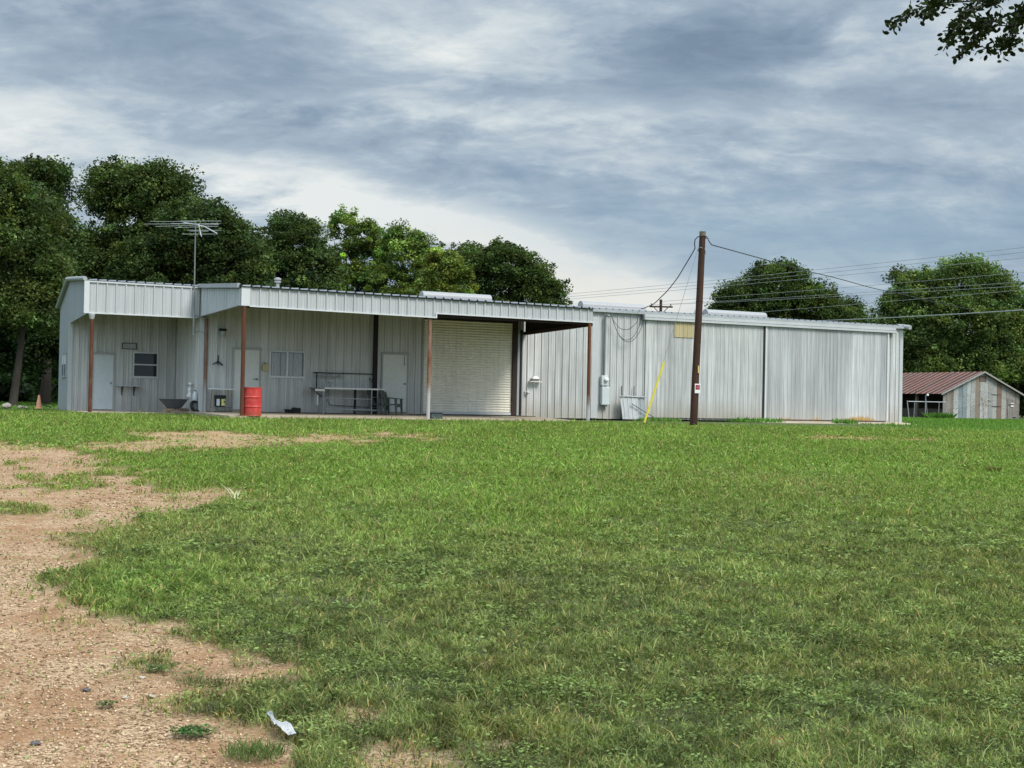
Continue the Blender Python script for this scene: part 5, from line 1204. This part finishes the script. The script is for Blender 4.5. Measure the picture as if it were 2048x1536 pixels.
# middle group
tree('olive green tree just right of the aerial above the fascia', -13.6, 80, [(.4,0,9.6,1.7,1.6,2.0),(-.6,0,7.6,2.0,1.8,2.2),(1.6,0,7.4,1.8,1.6,2.4),(.2,0,5,2.6,2,2)], 42000, .12, (.052,.078,.026), 7, .25, None, 'middle trees', cr=.5)
tree('airy tree with a ragged top behind the flue', -10.3, 86, [(-.6,0,11.5,.95,1,1.2),(-.1,0,9.9,1.0,.9,1.5),(.9,0,10.4,1.1,1,1.6),(-1.4,0,9.0,1.1,1,1.6),(2.2,0,9.4,.8,.8,1.5),(0,0,7.4,2.4,1.6,1.8),(1.5,0,5.4,2.4,1.8,2.0),(-1.8,0,5.2,2.0,1.6,2)], 36000, .12, LT, 8, .2, None, 'middle trees', cr=.42, per=110, hollow=.3)
tree('bright green poplar like tree with an open crown above the porch roof', -6.6, 84, [(-.7,0,10.2,.9,.9,1.3),(.4,0,9.6,1.1,1,1.4),(1.4,0,8.2,1.3,1.1,1.6),(-1.2,0,7.6,1.4,1.2,1.8),(.2,0,6.0,2.4,1.6,1.8),(-.5,0,4,2.6,1.8,1.8)], 36000, .12, LT, 9, .2, None, 'middle trees', cr=.42, per=110, hollow=.3)
tree('yellowish green small tree left of the first roof vent', -4.2, 82, [(-.3,0,8.6,1.1,1,1.3),(.6,0,7.6,1.1,1,1.6),(-.8,0,6.4,1.5,1.2,1.8),(.5,0,5,1.6,1.3,1.6)], 24000, .12, YL, 10, .16, None, 'middle trees', cr=.42, per=100)
tree('wide dark domed oak behind the first roof vent', -.8, 90, [(0,0,9.2,2.4,2.2,2.0),(-2.2,0,8.6,1.8,1.8,2.4),(2.0,0,7.6,2.2,2,2.2),(3.0,0,5.6,1.7,1.8,2.2),(-1.2,0,5.6,3.2,2.4,2.6),(1.2,0,4.6,3.0,2.4,2.2)], 72000, .13, OAK, 11, .35, None, 'middle trees', cr=.5)
# right group
tree('dark round tree behind the third roof vent and the power lines', 25.5, 130, [(0,0,11.6,3.2,3,3.0),(-3.4,0,9.6,3.0,2.8,3.0),(3.2,0,9.8,3.0,2.8,2.8),(5.6,0,7.8,2.6,2.4,2.6),(-5.0,0,7,2.0,2,2.4),(0,0,6.6,5,3,3)], 74000, .18, OAK, 12, .4, None, 'right hand trees', cr=.8)
tree('smaller dark tree joining the round one on its right', 33.3, 134, [(0,0,9.0,2.4,2,2.2),(1,0,6.4,3,2,3),(-1.6,0,6.6,2.4,2,3)], 26000, .18, DK, 13, .3, None, 'right hand trees', cr=.8)
tree('big light green pecan tree spreading above the old barn', 41.0, 124, [(.4,0,12.0,3.0,2.8,2.6),(-3.4,0,11.0,2.6,2.4,2.4),(3.4,0,10.6,2.6,2.4,2.6),(-5.2,0,8.4,2.4,2.2,3.0),(0,-1.5,8.2,4.4,3,3.2),(4.4,0,7.4,3.0,2.6,3.2),(-3.6,-1,5.6,3.6,2.6,2.6),(2.5,-1,4.8,4.6,2.8,2.6),(-6.2,0,5.6,2.4,2.2,2.6)], 105000, .18, (.078,.112,.034), 14, .45, None, 'right hand trees', cr=.8, mat='bark', limbs=26)
tree('narrow dark cedar like top standing left of the pecan', 35.7, 126, [(0,0,12.0,.7,.7,1.8),(.1,0,9.6,1.3,1.2,2.0),(0,0,6.8,1.8,1.6,2.4)], 16000, .16, MD, 15, .2, None, 'right hand trees', cr=.55)
tree('shaded tree at the right edge beyond the barn', 53.5, 136, [(-1,0,9.6,3.2,2.4,3),(2,0,7,3.4,2.4,3.4),(-2,0,5,3.4,2.4,3.2),(-4.5,0,7.4,2.4,2,3)], 46000, .19, DK, 16, .35, None, 'right hand trees', cr=.85)
tree('dense dark tree behind the barn roof', 44, 140, [(-6,0,4.2,4,2,3.8),(0,0,4.4,4,2,4),(6,0,4.0,4,2,3.6),(10,0,3.0,3,2,3.0)], 52000, .2, (.024,.042,.017), 17, .3, None, 'right hand trees', cr=.9)
tree('low tree top peeping over the roof beside the leaning pole', 22.5, 160, [(0,0,9,2.2,2,2.2),(2.6,0,9.6,2,2,2),(1,0,6.5,4,2,3)], 22000, .2, MD, 18, .3, None, 'right hand trees', cr=.9)
tree('tiny far tree top above the second roof vent', 18.6, 200, [(0,0,12.6,1.9,1.6,1.7),(0,0,9.5,3.4,2,2.6)], 9000, .24, MD, 19, .3, None, 'right hand trees', cr=.9)
tree('far tree seen low behind the middle of the roof', 10.0, 210, [(0,0,8.4,4,2,3),(6,0,8,4,2,3),(-7,0,8,5,2,3)], 20000, .26, DK, 20, .3, None, 'right hand trees', cr=1.1)
# far woods closing the horizon: one mass
def woods():
    r = np.random.default_rng(99); bl = []
    for x in np.arange(-75, -12, 3.2): bl.append((x+r.normal(), 92+r.normal()*4, 2.6+r.random(), 3, 3, 3.4+1.5*r.random()))
    for x in np.arange(-60, -14, 2.2): bl.append((x+r.normal()*.5, 84+r.normal()*2, .9+.4*r.random(), 1.8, 1.6, 1.3))
    for x in np.arange(-90, 130, 6.5): bl.append((x+r.normal()*2, 225+r.normal()*12, 4+r.random()*2, 6, 6, 6+4*r.random()))
    for x in np.arange(44, 90, 4): bl.append((x+r.normal(), 158+r.normal()*5, 3.4+r.random(), 4, 4, 4+2*r.random()))
    o = crown('far_woods', bl, 260000, .38, (.026,.043,.017), None, 98, 1.3)
    o['kind'] = 'stuff'; o['label'] = 'dark far woods closing the horizon behind the trees'
woods()
# overhanging oak twigs at the top right
def overhang():
    t = thing('oak_branch', 'leafy oak branch hanging into the top right corner, seen from below', 'branch', (3.41,8.2,4.62), 0); t.scale = (.985,1,.985)
    r = np.random.default_rng(5); m = MB(); tw = []
    def px(a, b, Y=8.0):
        dx = a-1024; dy = b-768; c, s = math.cos(PHI), math.sin(PHI); X = dx*c+dy*s; Z = dx*s-dy*c
        return np.array([X/F*Y-3.4, Y-8.2, CAMZ+(Z/F*math.cos(PITCH)+math.sin(PITCH))*Y-4.6])
    main = [((2120,-60),(2040,25),(1985,50),(1920,35)), ((2100,-40),(1990,5),(1930,30),(1905,65),(1880,112)), ((2040,25),(2020,60),(1975,60),(1920,62)), ((1990,5),(1880,12),(1835,22),(1800,40),(1772,66)),
            ((1975,60),(1950,85),(1935,100),(1915,118)), ((2040,25),(2025,70),(2015,95),(2020,112)), ((2015,95),(1990,95),(1968,115)), ((1930,-30),(1870,10),(1855,30),(1845,40)), ((2090,0),(2048,20),(2030,50),(2005,75)),
            ((1990,5),(1960,-10),(1900,-20),(1820,-10)), ((1905,65),(1890,75),(1920,85)), ((2120,-60),(2060,-20),(1980,-20)),((1985,50),(1955,55),(1945,80))]
    for k, pl in enumerate(main):
        pts = [px(a, b, 8.0+.5*math.sin(k*2.1+i*.7)) for i, (a, b) in enumerate(pl)]
        m.tube(pts, [.006-.0045*i/(len(pts)-1) for i in range(len(pts))] if k not in (0,1) else [.009-.006*i/(len(pts)-1) for i in range(len(pts))], 5)
        tw.append(pts)
    m.build('twig', M['bark'], t)
    P = []; 
    for pts in tw:
        for a, b in zip(pts, pts[1:]):
            nn = max(6, int(np.linalg.norm(b-a)*170))
            for _ in range(nn):
                c = a+(b-a)*r.random() + r.normal(size=3)*np.array([.015,.07,.015])
                dr = (b-a)/np.linalg.norm(b-a) + r.normal(size=3)*.9; dr /= np.linalg.norm(dr)
                sd_ = np.cross(dr, r.normal(size=3)); sd_ /= np.linalg.norm(sd_); ln = .028+.02*r.random(); wd_ = ln*.27
                P.append([c, c+dr*ln*.35+sd_*wd_, c+dr*ln*.75+sd_*wd_*.9, c+dr*ln, c+dr*ln*.75-sd_*wd_*.9, c+dr*ln*.35-sd_*wd_])
    P = np.array(P); n = len(P); b = np.arange(n)*6
    q = np.concatenate([np.stack([b,b+1,b+2,b+5],1), np.stack([b+2,b+3,b+4,b+5],1)])
    c = np.array([.018,.026,.009])*(.6+.8*r.random((n,1)))
    big_mesh('foliage', P.reshape(-1,3), None, q, np.repeat(c[:,None,:],6,1).reshape(-1,3), leafmat('oak_leaf', .12, .8, .02), t)
overhang()

sc = bpy.context.scene
sc.render.engine = 'CYCLES'; sc.cycles.use_denoising = True; sc.cycles.denoiser = 'OPENIMAGEDENOISE'; sc.cycles.denoising_input_passes = 'RGB_ALBEDO_NORMAL'; sc.cycles.denoising_prefilter = 'ACCURATE'
sc.cycles.max_bounces = 6; sc.cycles.diffuse_bounces = 3; sc.cycles.glossy_bounces = 2; sc.cycles.transmission_bounces = 4; sc.cycles.transparent_max_bounces = 6
